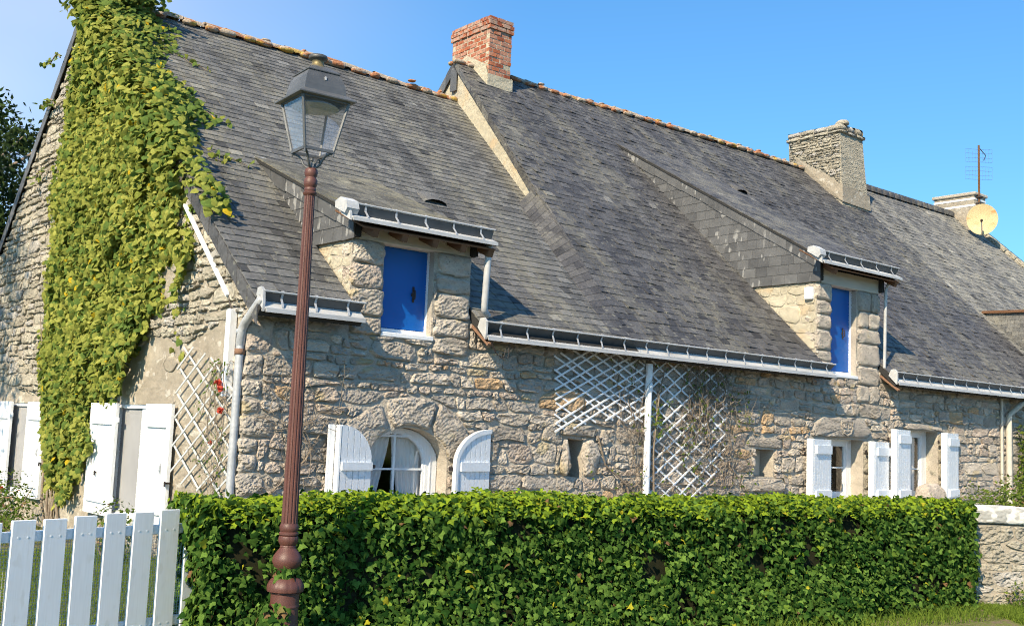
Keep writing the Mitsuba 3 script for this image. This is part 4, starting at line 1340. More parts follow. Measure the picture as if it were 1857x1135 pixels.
def brick_stack(c, x0, x1, y0, y1, z0, z1, course=0.092):
    ch = put('chimney', MB().box((x0 + 0.012, y0 + 0.012, z0 - 0.6), (x1 - 0.012, y1 - 0.012, z1 - 0.03)), 'm_cream', c, label='red brick chimney with worn courses')
    bricks = Bin('brick', 'brickwork')
    n = int((z1 - z0) / course)
    for k in range(n):
        z = z0 + k * course
        grow = 0.0 if k < n - 3 else (0.035 if k < n - 1 else 0.02)
        X0, X1, Y0, Y1 = x0 - grow, x1 + grow, y0 - grow, y1 + grow
        L = 0.215
        for side in range(4):
            a0, a1 = (X0, X1) if side in (0, 2) else (Y0 + 0.10, Y1 - 0.10)
            m = max(1, int(round((a1 - a0) / L)))
            off = (L / 2) if k % 2 else 0.0
            cuts = [a0] + [a0 + (a1 - a0) * (i + (0.5 if k % 2 else 0)) / m for i in range(0 if k % 2 else 1, m)] + [a1]
            for p, q in zip(cuts[:-1], cuts[1:]):
                if q - p < 0.03:
                    continue
                j = r.normal(0, 0.004)
                lo_, hi_ = z + 0.007, z + course - 0.007
                if side == 0:
                    cc, ss = ((p + q) / 2, Y0 + 0.05 + j, (lo_ + hi_) / 2), (q - p - 0.012, 0.10, hi_ - lo_)
                elif side == 2:
                    cc, ss = ((p + q) / 2, Y1 - 0.05 + j, (lo_ + hi_) / 2), (q - p - 0.012, 0.10, hi_ - lo_)
                elif side == 1:
                    cc, ss = (X1 - 0.05 + j, (p + q) / 2, (lo_ + hi_) / 2), (0.10, q - p - 0.012, hi_ - lo_)
                else:
                    cc, ss = (X0 + 0.05 + j, (p + q) / 2, (lo_ + hi_) / 2), (0.10, q - p - 0.012, hi_ - lo_)
                v, f = block(cc, ss, r, n=1, k=14, rough=0.006, freq=9)
                bricks.add(ch, v, f, 'm_brick', (r.uniform(), r.uniform()), False, size_seen(v) * (1 if side in (0, 3) else 0.01))
    bricks.done()
    return ch


BX0, BX1, BY0, BY1 = 7.46, 8.04, 5.62, 6.85
ch1 = brick_stack(c2, BX0, BX1, BY0, BY1, 8.66, 9.86)
# pale mortar skirt round the foot
mb = MB()
zf = R2.z(BY0)
mb.add([[BX0 - 0.03, BY0 - 0.03, zf - 0.2], [BX1 + 0.03, BY0 - 0.03, zf - 0.2], [BX1 + 0.03, BY0 - 0.03, 8.66], [BX0 - 0.03, BY0 - 0.03, 8.66], [BX0 - 0.03, RIDGE + 0.1, Z2 - 0.2], [BX0 - 0.03, RIDGE + 0.1, 9.18], [BX0 - 0.03, BY0 + 0.05, 8.86],
        [BX1 + 0.03, RIDGE, Z2 - 0.2], [BX1 + 0.03, RIDGE, 9.1], [BX0 - 0.03, BY1 + 0.03, Z2 - 0.2], [BX0 - 0.03, BY1 + 0.03, 9.0]],
       [[0, 1, 2], [0, 2, 3], [0, 3, 6], [0, 6, 4], [6, 5, 4], [1, 7, 8], [1, 8, 2], [4, 5, 10], [4, 10, 9]])
put('skirt', mb, 'm_cream', ch1)

# rubble chimney between the middle and right cottages: tapering, rendered on its front
x0, x1, y0, y1, zb, zt = 18.62, 19.85, 4.95, 6.55, 7.2, 9.86


def stack2(z):
    t = np.clip((z - 7.9) / (zt - 7.9), 0, 1)
    return x0 - 0.10 * t, x1 - 0.32 * t ** 0.8, y0 + 0.02 * t, y1


v = []
zs = [zb, 7.9, 8.3, 8.8, 9.3, zt]
for z in zs:
    a, b, c_, d = stack2(z)
    v += [[a, c_, z], [b, c_, z], [b, d, z], [a, d, z]]
f = []
for i in range(len(zs) - 1):
    for k in range(4):
        f.append([4 * i + k, 4 * i + (k + 1) % 4, 4 * i + 4 + (k + 1) % 4, 4 * i + 4 + k])
f.append([20, 21, 22, 23])
ch2 = put('chimney', MB().add(v, f), 'm_pale_stone', c2, label='tapering rubble chimney with weathered coping')
cs = Bin('stone', 'stonework', 140)
r = np.random.default_rng(63)
for p in cells(Polygon([(4.98, 8.35), (5.5, 8.80), (6.2, 9.12), (6.53, 9.1), (6.53, 9.70), (4.98, 9.70)]), 0.30, 0.085, r):
    m = stone(p, lambda a, b, d: np.stack(np.broadcast_arrays(x0 - 0.10 * np.clip((b - 7.9) / 1.96, 0, 1) - d, a, b), -1), True, r.uniform(0.02, 0.05), r, joint=0.006, n=9, rnd=0.012)
    if m:
        cs.add(ch2, m[0], m[1], 'm_pale_stone', (r.uniform(), r.uniform()), True, size_seen(m[0]))
cs.done()
for z, g, h in ((9.70, 0.07, 0.07), (9.80, 0.03, 0.13)):
    mb = MB()
    a, b, c_, d = stack2(z)
    for i in range(3):
        for j in range(4):
            v, f = block((a - g + (b - a + 2 * g) * (i + 0.5) / 3, c_ - g + (d - c_ + 2 * g) * (j + 0.5) / 4, z + h / 2), ((b - a + 2 * g) / 3, (d - c_ + 2 * g) / 4, h * r.uniform(0.9, 1.5)), r, n=2, rough=0.025)
            mb.add(v, f, (r.uniform(), r.uniform()))
    put('coping', mb, 'm_pale_stone', ch2, True)
v, f = block((18.75, 5.05, 10.0), (0.3, 0.35, 0.16), r, n=3, k=3, rough=0.03)
put('coping', MB().add(v, f), 'm_pale_stone', ch2, True)
mb = MB()
mb.add([[x0 - 0.03, y0 - 0.03, 7.9], [x0 - 0.03, y0 - 0.03, 8.35], [x0 - 0.13, RIDGE + 0.1, 9.25], [x0 - 0.03, RIDGE + 0.1, 8.8], [x1 + 0.05, y0 - 0.03, 7.85], [x1 - 0.02, y0 - 0.025, 8.25]], [[0, 1, 2], [0, 2, 3], [0, 4, 5], [0, 5, 1]])
put('skirt', mb, 'm_render', ch2)

# last chimney, grey with two white bands
hx0, hx1, hy0, hy1 = 26.45, 27.15, 5.45, 6.75
ch3 = put('chimney', MB().box((hx0, hy0, 8.0), (hx1, hy1, 9.50)), 'm_render', c3, label='grey rendered chimney with two white straps')
put('coping', MB().box((hx0 - 0.06, hy0 - 0.06, 9.50), (hx1 + 0.06, hy1 + 0.06, 9.60), c=0.02), 'm_mortar', ch3)
for z in (9.16, 9.36):
    put('strap', MB().box((hx0 - 0.012, hy0 - 0.012, z), (hx1 + 0.012, hy1 + 0.012, z + 0.055)), 'm_white', ch3)

# ------------------------------------------------------------------ pipes and small fixtures on the cottages
p = [(-0.04, -0.34, 2.98), (-0.045, -0.28, 2.93), (-0.06, -0.03, 2.74), (-0.065, 0.03, 2.66), (-0.065, 0.05, 2.5)]
d = put('drainpipe', MB().tube(p, 0.048, 12), 'm_zinc', c1, True, label='grey zinc drainpipe down the cottage corner')
put('pipe_length', MB().tube([(-0.065, 0.05, 2.52), (-0.07, 0.05, 0.0)], 0.044, 12), 'm_zinc', d, True)
put('collar', MB().tube([(-0.065, 0.05, 2.40), (-0.065, 0.05, 2.46)], 0.055, 12), 'm_rust', d, True)
put('collar', MB().tube([(-0.065, 0.05, 2.62), (-0.065, 0.05, 2.67)], 0.053, 12), 'm_zinc', d, True)
cd = put('cable_duct', MB().bar((-0.06, 1.80, 4.26), (-0.06, 0.44, 3.06), 0.035, 0.05, up=(1, 0, 0), c=0.005), 'm_white', c1, label='white cable duct along the gable verge')
put('duct_box', MB().box((-0.10, 0.27, 1.95), (-0.01, 0.37, 2.90), c=0.008), 'm_white', cd)
put('cable', MB().tube([(-0.05, 0.45, 3.08), (-0.06, 0.38, 2.98), (-0.05, 0.33, 2.89)], 0.008, 5).tube([(-0.05, 0.44, 3.08), (-0.05, 0.41, 2.98), (-0.05, 0.35, 2.89)], 0.006, 5), 'm_iron', cd)
d = put('drainpipe', MB().tube([(6.15, -0.10, 2.74), (6.15, -0.10, 0.0)], 0.05, 12), 'm_white', c2, True, label='white drainpipe between the two middle trellises')
put('collar', MB().tube([(6.15, -0.10, 2.34), (6.15, -0.10, 2.46)], 0.058, 12), 'm_white', d, True)
d = put('drainpipe', MB().tube([(3.01, -0.28, 4.0), (3.01, -0.26, 3.72), (3.0, -0.25, 3.3), (3.03, -0.21, 3.18), (3.12, -0.17, 3.12)], 0.042, 12), 'm_zinc_white', c1, True, label='white drainpipe from the wide dormer gutter')
put('valley_board', MB().bar((3.0, -0.02, 3.0), (3.0, -0.38, 2.74), 0.03, 0.06, up=(1, 0, 0)), 'm_rust', c1)
put('valley_board', MB().bar((12.28, -0.02, 2.96), (12.28, -0.38, 2.70), 0.03, 0.06, up=(1, 0, 0)), 'm_rust', c2)
d = put('drainpipe', MB().tube([(12.27, -0.20, 4.66), (12.27, -0.12, 4.5), (12.27, -0.10, 3.1)], 0.028, 10), 'm_zinc_white', c2, True, label='thin white drainpipe beside the narrow loft door')
d = put('drainpipe', MB().tube([(17.5, -0.30, 2.78), (17.3, -0.2, 2.70), (16.95, -0.10, 2.45), (16.95, -0.10, 0.0)], 0.06, 10), 'm_beam', c2, True, label='cream drainpipe at the far end of the front wall')
put('pipe_length', MB().tube([(16.72, -0.06, 2.78), (16.72, -0.06, 0.0)], 0.03, 8), 'm_beam', d, True)
put('wall_lamp', MB().box((10.25, 0.04, 4.13), (10.34, 0.20, 4.34), c=0.012), 'm_white', c2, label='small white box lamp on the dormer cheek')
mb = MB()
for q in ([(2.98, -0.4, 2.83), (3.12, -0.39, 2.62), (3.3, -0.38, 2.60), (3.32, -0.37, 2.78)], [(3.0, -0.4, 2.8), (3.08, -0.39, 2.66), (3.22, -0.38, 2.58), (3.28, -0.36, 2.72)]):
    mb.tube(q, 0.005, 5)
put('cable', mb, 'm_iron', c1)


def vent(c, holder, roof, x, y, w=0.34):
    """A low half-round ventilation slate lifted out of the roof."""
    s0, mb, n = roof.s(y), MB(), 9
    v = []
    for k, (ds, sc) in enumerate(((0.0, 1.0), (0.16, 0.75), (0.34, 0.15))):
        for t in np.linspace(0, np.pi, n):
            v.append(roof.at(x + w / 2 * math.cos(t) * (1 if k < 2 else 0.9), s0 + ds, 0.02 + 0.085 * sc * math.sin(t)))
    f = [[a * n + j, a * n + j + 1, (a + 1) * n + j + 1, (a + 1) * n + j] for a in range(2) for j in range(n - 1)]
    mb.add(np.array(v), f)
    k = put('vent_slate', mb, 'm_slate_old' if c == c1 else 'm_slate_dark', holder, True)
    put('vent_mouth', MB().add(np.array([roof.at(x + w / 2 * 0.9 * math.cos(t), s0 + 0.03, 0.02 + 0.07 * math.sin(t)) for t in np.linspace(0, np.pi, n)]), [[0, j, j + 1] for j in range(1, n - 1)]), 'm_dark', k) if False else None


vent(c1, roof1, R1, 3.95, 2.25, 0.42)
vent(c2, roof2, R2, 13.63, 4.25, 0.40)
for c, rf, R_, x, y, s in ((c1, roof1, R1, 1.25, 2.48, 0.16), (c2, roof2, R2, 12.15, 4.15, 0.2), (c1, roof1, R1, 2.1, 2.35, 0.07)):
    q = [R_.at(x + dx * s, R_.s(y) + dy * s, 0.035) for dx, dy in ((-0.8, 0.2), (-0.2, -0.35), (0.6, -0.4), (0.9, 0.1), (0.1, 0.4))]
    q = np.array(q)
    put('patch', MB().add(np.vstack([q, q - R_.N * 0.02]), [[0, 1, 2], [0, 2, 3], [0, 3, 4], [0, 5, 6], [0, 6, 1], [1, 6, 7], [1, 7, 2], [2, 7, 8], [2, 8, 3], [3, 8, 9], [3, 9, 4], [4, 9, 5], [4, 5, 0]]), 'm_zinc_white', rf)

for b in (*stones.values(), *slates.values()):
    b.done()

# ------------------------------------------------------------------ street lamp
LX, LY = -1.64, -4.136
lamp = thing('street_lamp', 'fluted brown street lamp with a four-sided glass lantern in front of the hedge', 'street lamp')
prof = [(0.115, 0.0), (0.115, 0.30), (0.10, 0.34), (0.094, 0.415), (0.092, 0.500)]
b = put('base', MB().lathe(prof, LX, LY, 32), 'm_lampbrown', lamp, 35)
put('base_ring', MB().lathe([(0.085, 0.490), (0.098, 0.495), (0.098, 0.505), (0.094, 0.515), (0.094, 0.577), (0.1, 0.581), (0.1, 0.587), (0.085, 0.591)], LX, LY, 32), 'm_lampbrown', b, 35)


def petals(a, r, z):
    return r * (1 + 0.035 * np.minimum(1, 2.2 * np.abs(np.sin(a * 5))) - 0.03)


put('base_cap', MB().lathe([(0.085, 0.587), (0.119, 0.595), (0.122, 0.615), (0.119, 0.637), (0.1, 0.670), (0.07, 0.687), (0.055, 0.697), (0.045, 0.705), (0.045, 0.715)], LX, LY, 60, flute=petals), 'm_lampbrown', b, 40)
vs = put('vase', MB().lathe([(0.045, 0.710), (0.05, 0.715), (0.06, 0.725), (0.085, 0.755), (0.098, 0.787), (0.092, 0.820), (0.072, 0.850), (0.055, 0.870), (0.05, 0.880)], LX, LY, 36), 'm_lampbrown', lamp, 50)
put('leaf_knob', MB().lathe([(0.05, 0.877), (0.054, 0.883), (0.05, 0.891), (0.056, 0.899), (0.065, 0.917), (0.066, 0.937), (0.062, 0.951), (0.05, 0.957)], LX, LY, 60, flute=petals), 'm_lampbrown', vs, 40)
put('collar', MB().lathe([(0.05, 0.955), (0.064, 0.961), (0.064, 0.975), (0.055, 0.981), (0.062, 0.993), (0.063, 1.015), (0.055, 1.033), (0.046, 1.041)], LX, LY, 36), 'm_lampbrown', vs, 50)


def flutes(a, r, z):
    return r * (1 - 0.10 * np.clip(np.cos(a * 14) * 1.4, -0.2, 1) ** 1)


zs = np.linspace(1.035, 3.262, 12)
put('shaft', MB().lathe([(0.0535 - 0.0185 * (z - 1.035) / 2.235, z) for z in zs], LX, LY, 140, flute=flutes), 'm_lampbrown', lamp, 40)
hd = put('post_head', MB().lathe([(0.034, 3.25), (0.046, 3.262), (0.047, 3.275), (0.038, 3.283), (0.041, 3.292), (0.041, 3.302), (0.036, 3.31), (0.044, 3.325), (0.048, 3.345), (0.044, 3.366), (0.036, 3.378), (0.035, 3.384), (0.043, 3.396), (0.046, 3.415), (0.043, 3.436), (0.030, 3.446), (0.001, 3.448)], LX, LY, 32), 'm_lampbrown', lamp, 50)
# lantern: a four-sided glazed body, wider at the top
vd = math.atan2(LY - CAM[1], LX - CAM[0])
A0 = vd + math.pi + math.radians(-20.5)
corner = lambda r, z, k: np.array([LX + r * math.cos(A0 + k * math.pi / 2), LY + r * math.sin(A0 + k * math.pi / 2), z])
ZB, ZT, RB, RT = 3.560, 3.905, 0.150, 0.243

fr = MB()
for k in range(4):
    fr.bar(corner(RB, ZB, k), corner(RT, ZT, k), 0.018, 0.018, up=corner(1, 0, k) - np.array([LX, LY, 0]) + np.array([0, 0, 0.001]), c=0.003)
    fr.bar(corner(RB, ZB, k), corner(RB, ZB, k + 1), 0.016, 0.020)
    fr.bar(corner(RT, ZT, k), corner(RT, ZT, k + 1), 0.016, 0.02)
lan = put('lantern_frame', fr, 'm_lantern', lamp)
for k in range(4):
    a, b_, c_, d_ = corner(RB * 0.985, ZB + 0.008, k), corner(RB * 0.985, ZB + 0.008, k + 1), corner(RT * 0.985, ZT - 0.008, k + 1), corner(RT * 0.985, ZT - 0.008, k)
    put('pane', MB().add([a, b_, c_, d_], [[0, 1, 2], [0, 2, 3]]), 'm_lampglass', lan)
    put('foot', MB().lathe([(0.007, ZB - 0.035), (0.009, ZB - 0.028), (0.006, ZB - 0.012), (0.009, ZB + 0.002)], *corner(RB, 0, k)[:2], 8), 'm_lantern', lan, 40)


def four(pairs):
    """A four-sided sleeve through (radius, z) levels."""
    v = [corner(r, z, k) for r, z in pairs for k in range(4)]
    f = [[4 * i + k, 4 * i + (k + 1) % 4, 4 * i + 4 + (k + 1) % 4, 4 * i + 4 + k] for i in range(len(pairs) - 1) for k in range(4)]
    return MB().add(v, f)


put('brim', four([(0.24, 3.900), (0.30, 3.908), (0.302, 3.916), (0.235, 3.952), (0.22, 3.955)]), 'm_lantern', lan)
hood = put('hood', four([(0.222, 3.945), (0.214, 4.00), (0.196, 4.055), (0.160, 4.105), (0.150, 4.112)]), 'm_lantern', lamp)
put('hood_rim', four([(0.14, 4.10), (0.172, 4.104), (0.174, 4.110), (0.10, 4.150), (0.06, 4.165)]), 'm_lantern', hood)
put('hood_rivet', MB().obox((corner(0.2, 4.05, 0) + corner(0.2, 4.05, 1)) / 2 * 1.0, (0.006, 0.006, 0.012), np.eye(3)), 'm_zinc', hood)
put('reflector', MB().lathe([(0.05, 3.93), (0.12, 3.905), (0.16, 3.875), (0.165, 3.87)], LX, LY, 24), 'm_zinc', lan, True)
put('finial', MB().lathe([(0.06, 4.15), (0.052, 4.165), (0.044, 4.178), (0.040, 4.195), (0.046, 4.212), (0.060, 4.218), (0.066, 4.224), (0.066, 4.236), (0.060, 4.246), (0.03, 4.256), (0.001, 4.258)], LX, LY, 28), 'm_brass', hood, 50)
for k in range(4):
    o = np.array([LX, LY, 0])
    dxy = corner(1, 0, k) - o
    pts = [o + dxy * rr + np.array([0, 0, z]) for rr, z in ((0.145, 3.545), (0.125, 3.545), (0.098, 3.532), (0.075, 3.505), (0.062, 3.475), (0.040, 3.455), (0.015, 3.447))]
    put('bracket', MB().tube(pts, 0.0085, 7), 'm_lantern', lan, True)
put('burner', MB().lathe([(0.006, 3.447), (0.006, 3.50), (0.013, 3.505), (0.013, 3.52), (0.004, 3.524)], LX + 0.01, LY + 0.02, 10), 'm_lantern', lan, 40)

# ------------------------------------------------------------------ clipped ivy hedge
rng = np.random.default_rng(101)
HA, HB = np.array([-1.99, -3.724, 0]), np.array([6.22, -4.84, 0])
HL = np.linalg.norm(HB - HA)
hx = (HB - HA) / HL
hy = np.array([-hx[1], hx[0], 0])          # away from the street
HT, HH = 0.85, 1.15
hedge = thing('ivy_hedge', 'long clipped hedge of glossy dark green ivy between the street lamp and the cottages', 'hedge')
mb = MB()
n, m_ = 80, 18
prof = [(0.10, 0), (0.09, 0.4), (0.09, 0.8), (0.12, HH - 0.14), (0.22, HH - 0.08), (0.4, HH - 0.07), (0.6, HH - 0.08), (HT - 0.1, HH - 0.15), (HT - 0.08, 0.5), (HT - 0.08, 0)]
v = []
for i in range(n):
    s = 0.1 + (HL - 0.2) * i / (n - 1)
    for t, z in prof:
        p = HA + hx * s + hy * t + np.array([0, 0, z])
        d = 0.06 * (meshkit.fbm(p * 2.2, 3, 3) - 0.5)
        v.append(p + hy * d)
k = len(prof)
f = [[i * k + j, (i + 1) * k + j, (i + 1) * k + j + 1, i * k + j + 1] for i in range(n - 1) for j in range(k - 1)]
for e in (0, n - 1):
    f += [[e * k + j, e * k + j + 1, e * k + k - 1 - j - 1, e * k + k - 1 - j] for j in range(4)]
mat('m_hedge_core', fn=lambda p, n, uv: mix(C3(0.012, 0.016, 0.008), C3(0.03, 0.028, 0.016), noise(p.x * 20, p.y * 20, p.z * 20)), rough=0.95, spec=0.05)  # near-black: shade between the leaves put into the colour
put('branches', mb.add(v, f), 'm_hedge_core', hedge, True)  # solid dark hull, so gaps in the foliage look shaded


def hedge_leaves():
    P, N, U, S = [], [], [], []

    def lump(p):
        return 0.18 * (meshkit.fbm(p * np.array([1.3, 1.3, 1.6]), 3, 9) - 0.5) + 0.10 * (meshkit.fbm(p * 4.0, 2, 4) - 0.5)
    # street face
    n = 30000
    s, z = rng.uniform(-0.05, HL + 0.06, n), HH * rng.uniform(0.0, 1.0, n) ** 0.85
    q = HA + s[:, None] * hx + z[:, None] * np.array([0, 0, 1.0])
    rnd_ = np.maximum(0, (z - (HH - 0.16)) / 0.16) ** 2 * 0.14
    out = lump(q) - rnd_ + 0.02 - rng.uniform(0, 0.13, n) ** 1.0 + 0.38 * np.maximum(0, 1 - z / 0.45) * smooth01((7.0 - s) / 1.2)
    keep = meshkit.fbm(q * 3.2 + 7, 2, 21) + rng.normal(0, 0.08, n) > 0.36
    P.append((q - hy * out[:, None])[keep])
    N.append((-hy + np.array([-0.1, 0, 0.4]) + rng.normal(0, 0.75, (n, 3)))[keep])
    yl = 0.68 * rng.beta(1.2, 1.6, n) + 0.22 * (meshkit.fbm(q * 2.6, 2, 31)) + 0.34 * smooth01((z - 0.93) / 0.2)  # paler towards the upper rim: fresh shoots and sunlight put into the tint
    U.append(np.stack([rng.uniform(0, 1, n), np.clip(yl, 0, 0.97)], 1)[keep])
    S.append((0.030 + 0.040 * rng.uniform(0, 1, n) ** 1.6)[keep])
    # top, tinted yellower: young growth plus sunlight put into the colour
    n = 13500
    s, t = rng.uniform(-0.05, HL + 0.05, n), rng.uniform(0.0, HT, n)
    q = HA + s[:, None] * hx + t[:, None] * hy
    zz = HH + 0.16 * (meshkit.fbm(q * 1.7, 3, 14) - 0.5) - 0.10 * np.maximum(0, 1 - t / 0.12) ** 2 + rng.normal(0, 0.02, n) - 0.03
    q = q + zz[:, None] * np.array([0, 0, 1.0])
    P.append(q)
    N.append(np.array([0, 0, 1.0]) - 0.35 * hy + rng.normal(0, 0.5, (n, 3)))
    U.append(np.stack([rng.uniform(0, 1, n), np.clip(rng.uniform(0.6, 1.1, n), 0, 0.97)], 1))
    S.append(rng.uniform(0.026, 0.056, n))
    # ends and back
    for s0, d, n in ((0.0, -hx, 2600), (HL, hx, 2200)):
        t, z = rng.uniform(0, HT, n), rng.uniform(0, HH, n)
        q = HA + hx * s0 + t[:, None] * hy + z[:, None] * np.array([0, 0, 1.0])
        P.append(q + d * (lump(q) + 0.05 - rng.uniform(0, 0.1, n))[:, None])
        N.append(d + np.array([0, 0, 0.3]) + rng.normal(0, 0.45, (n, 3)))
        U.append(np.stack([rng.uniform(0, 1, n), np.clip(rng.beta(1.2, 1.6, n) * 0.8 + 0.25 * (z > 0.95), 0, 0.97)], 1))  # rim leaves tinted paler too, part of the painted sunlight
        S.append(rng.uniform(0.042, 0.08, n))
    n = 3500
    s, z = rng.uniform(0, HL, n), rng.uniform(0.1, HH, n)
    q = HA + s[:, None] * hx + z[:, None] * np.array([0, 0, 1.0]) + hy * HT
    P.append(q - hy * rng.uniform(0, 0.1, n)[:, None])
    N.append(hy + rng.normal(0, 0.45, (n, 3)))
    U.append(np.stack([rng.uniform(0, 1, n), rng.uniform(0, 0.8, n)], 1))
    S.append(rng.uniform(0.05, 0.085, n))
    # sprays creeping round the foot of the lamp
    n = 420
    a, z = rng.uniform(0, 2 * np.pi, n), rng.uniform(0.0, 0.52, n)
    R_ = 0.13 + 0.05 * rng.uniform(0, 1, n)
    side = np.abs(((a - 3.3 + np.pi) % (2 * np.pi)) - np.pi) < 1.1
    a = np.where(z > 0.35, np.where(side, a, 3.3 + rng.normal(0, 0.5, n)), a)
    P.append(np.stack([LX + R_ * np.cos(a), LY + R_ * np.sin(a), z], 1))
    N.append(np.stack([np.cos(a), np.sin(a), 0.3 + 0 * a], 1) + rng.normal(0, 0.35, (n, 3)))
    U.append(np.stack([rng.uniform(0, 1, n), rng.uniform(0, 0.6, n)], 1))
    S.append(rng.uniform(0.035, 0.065, n))
    n = 60
    a = rng.normal(4.6, 0.9, n)
    P.append(np.stack([LX + 0.075 * np.cos(a), LY + 0.075 * np.sin(a), rng.normal(0.715, 0.04, n)], 1))
    N.append(np.stack([np.cos(a), np.sin(a), 0.3 + 0 * a], 1) + rng.normal(0, 0.35, (n, 3)))
    U.append(np.stack([rng.uniform(0, 1, n), rng.uniform(0, 0.6, n)], 1))
    S.append(rng.uniform(0.04, 0.065, n))
    return [np.concatenate(t) for t in (P, N, U, S)]


def smooth01(t):
    t = np.clip(t, 0, 1)
    return t * t * (3 - 2 * t)


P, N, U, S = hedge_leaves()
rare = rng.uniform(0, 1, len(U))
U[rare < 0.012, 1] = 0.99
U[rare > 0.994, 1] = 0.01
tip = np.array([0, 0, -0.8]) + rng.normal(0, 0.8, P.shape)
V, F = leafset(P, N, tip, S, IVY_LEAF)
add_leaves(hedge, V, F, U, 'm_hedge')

# ------------------------------------------------------------------ ivy over the left gable
rng = np.random.default_rng(111)
ivy = thing('climbing_ivy', 'great mass of yellow-green creeper hanging over the left gable and roof verge', 'ivy')
outl = Polygon([(7.05, 6.2), (7.55, 5.3), (7.25, 4.6), (7.2, 3.4), (7.3, 2.4), (6.95, 1.6), (6.65, 1.0), (6.4, 0.4), (5.6, 0.35), (5.0, 0.8), (4.55, 1.1), (4.55, 1.7), (3.8, 1.95), (3.55, 2.25), (2.85, 2.75), (2.35, 3.0), (2.0, 2.95), (1.9, 2.45),
                (1.72, 2.5), (1.74, 3.0), (1.72, 3.6), (1.55, 3.95), (1.7, 4.5), (2.4, 5.0), (3.0, 5.55), (4.2, 6.5), (5.5, 7.55), (6.3, 8.3), (6.6, 8.2), (7.0, 7.2)])
outl2 = outl.difference(unary_union([Point(2.3, 3.4).buffer(0.18), Point(1.95, 2.75).buffer(0.10), Point(1.95, 4.15).buffer(0.12)]))
x0, z0, x1, z1 = outl2.bounds
edge = outl2.buffer(-0.16)
import shapely
n = 40000
y, z = rng.uniform(x0, x1, n), rng.uniform(z0, z1, n)
wob = (meshkit.fbm(np.stack([y * 3, z * 3, 0 * y], 1), 3, 2)[:, None] - 0.5) * np.array([0.5, 0.35])
pts = shapely.points(y + wob[:, 0], z + wob[:, 1])
inn, core = shapely.contains(outl2, pts), shapely.contains(edge, pts)
sparse = rng.uniform(0, 1, n) < 0.45
low_right = (z < 3.3) & (y < 2.2)
keep = inn & (core | sparse) & ~(low_right & (rng.uniform(0, 1, n) < 0.5)) & ~((z < 1.1) & (rng.uniform(0, 1, n) < 0.4))
y, z, core = y[keep], z[keep], core[keep]
q = np.stack([y, z, 0 * y], 1)
dep = np.where(core, 0.06 + 0.36 * meshkit.fbm(q * 1.1, 3, 5) ** 1.3, 0.06) - rng.uniform(0, 0.10, len(y))
dep = np.maximum(dep, 0.02)
over = z > np.where(y < RIDGE, Z1 + 0.805 * (y - RIDGE), Z1 - 0.967 * (y - RIDGE)) - 0.1
dep = np.where(over, dep + 0.08, dep)
# the mass leans out from the wall, its stems set further round towards the street
P = np.stack([-dep, y - (y + 10.7) * dep / 5.24, z - (z - 1.7) * dep / 5.24], 1)
N = np.array([-1.0, -0.3, 0.45]) + rng.normal(0, 0.8, P.shape)
S = (0.05 + 0.07 * rng.uniform(0, 1, len(P)) ** 1.3) * np.where(core, 1, 0.85)
# over the verge onto the slates
n2 = 5200
yy, u = rng.uniform(1.0, RIDGE + 0.4, n2), rng.uniform(-0.15, 1.5, n2)
reach = np.interp(yy, [1.0, 1.35, 1.7, 2.1, 2.35, 2.7, 3.2, 3.6, 4.3, 4.8, 5.6, 6.3], [0.12, 0.22, 0.05, 0.10, 0.15, 0.5, 0.75, 0.80, 0.45, 0.85, 1.05, 1.25])
reach = reach * (0.75 + 0.6 * meshkit.noise(np.stack([yy * 3.5, 0 * yy, 0 * yy], 1), 8))
ok = (u < reach) & (rng.uniform(0, 1, n2) < np.clip(1.25 - u / np.maximum(reach, 0.05), 0.15, 1))
yy, u, reach = yy[ok], u[ok], reach[ok]
yc = np.minimum(yy, RIDGE)
lift = 0.05 + 0.34 * np.clip(1 - u / np.maximum(reach, 0.1), 0, 1) * rng.uniform(0.1, 1, len(u)) + np.where(yy > RIDGE, 0.05, 0)
base = np.stack([u, yc, R1.z(yc)], 1) + R1.N * lift[:, None]
P = np.vstack([P, base])
N = np.vstack([N, R1.N + np.array([-0.35, 0, 0]) + rng.normal(0, 0.4, base.shape)])
S = np.r_[S, rng.uniform(0.065, 0.12, len(u))]
# along the verge itself, so that wall and roof leaves join
n4 = 3000
yy = rng.uniform(1.75, RIDGE, n4)
amt = np.interp(yy, [1.7, 2.0, 2.4, 2.8, RIDGE], [0.25, 0.5, 0.8, 1.0, 1.1])
yy, amt = yy[rng.uniform(0, 1, n4) < amt], amt[:]
a4 = rng.uniform(-0.6, 1.7, len(yy))
P4 = np.stack([-0.16 * np.cos(a4) - 0.04 + rng.normal(0, 0.07, len(yy)), yy, R1.z(yy) - 0.10 + 0.26 * np.sin(a4) + rng.normal(0, 0.09, len(yy))], 1)
P = np.vstack([P, P4])
N = np.vstack([N, np.stack([-np.cos(a4), -0.3 + 0 * a4, np.sin(a4) + 0.3], 1) + rng.normal(0, 0.5, P4.shape)])
S = np.r_[S, rng.uniform(0.07, 0.125, len(yy))]
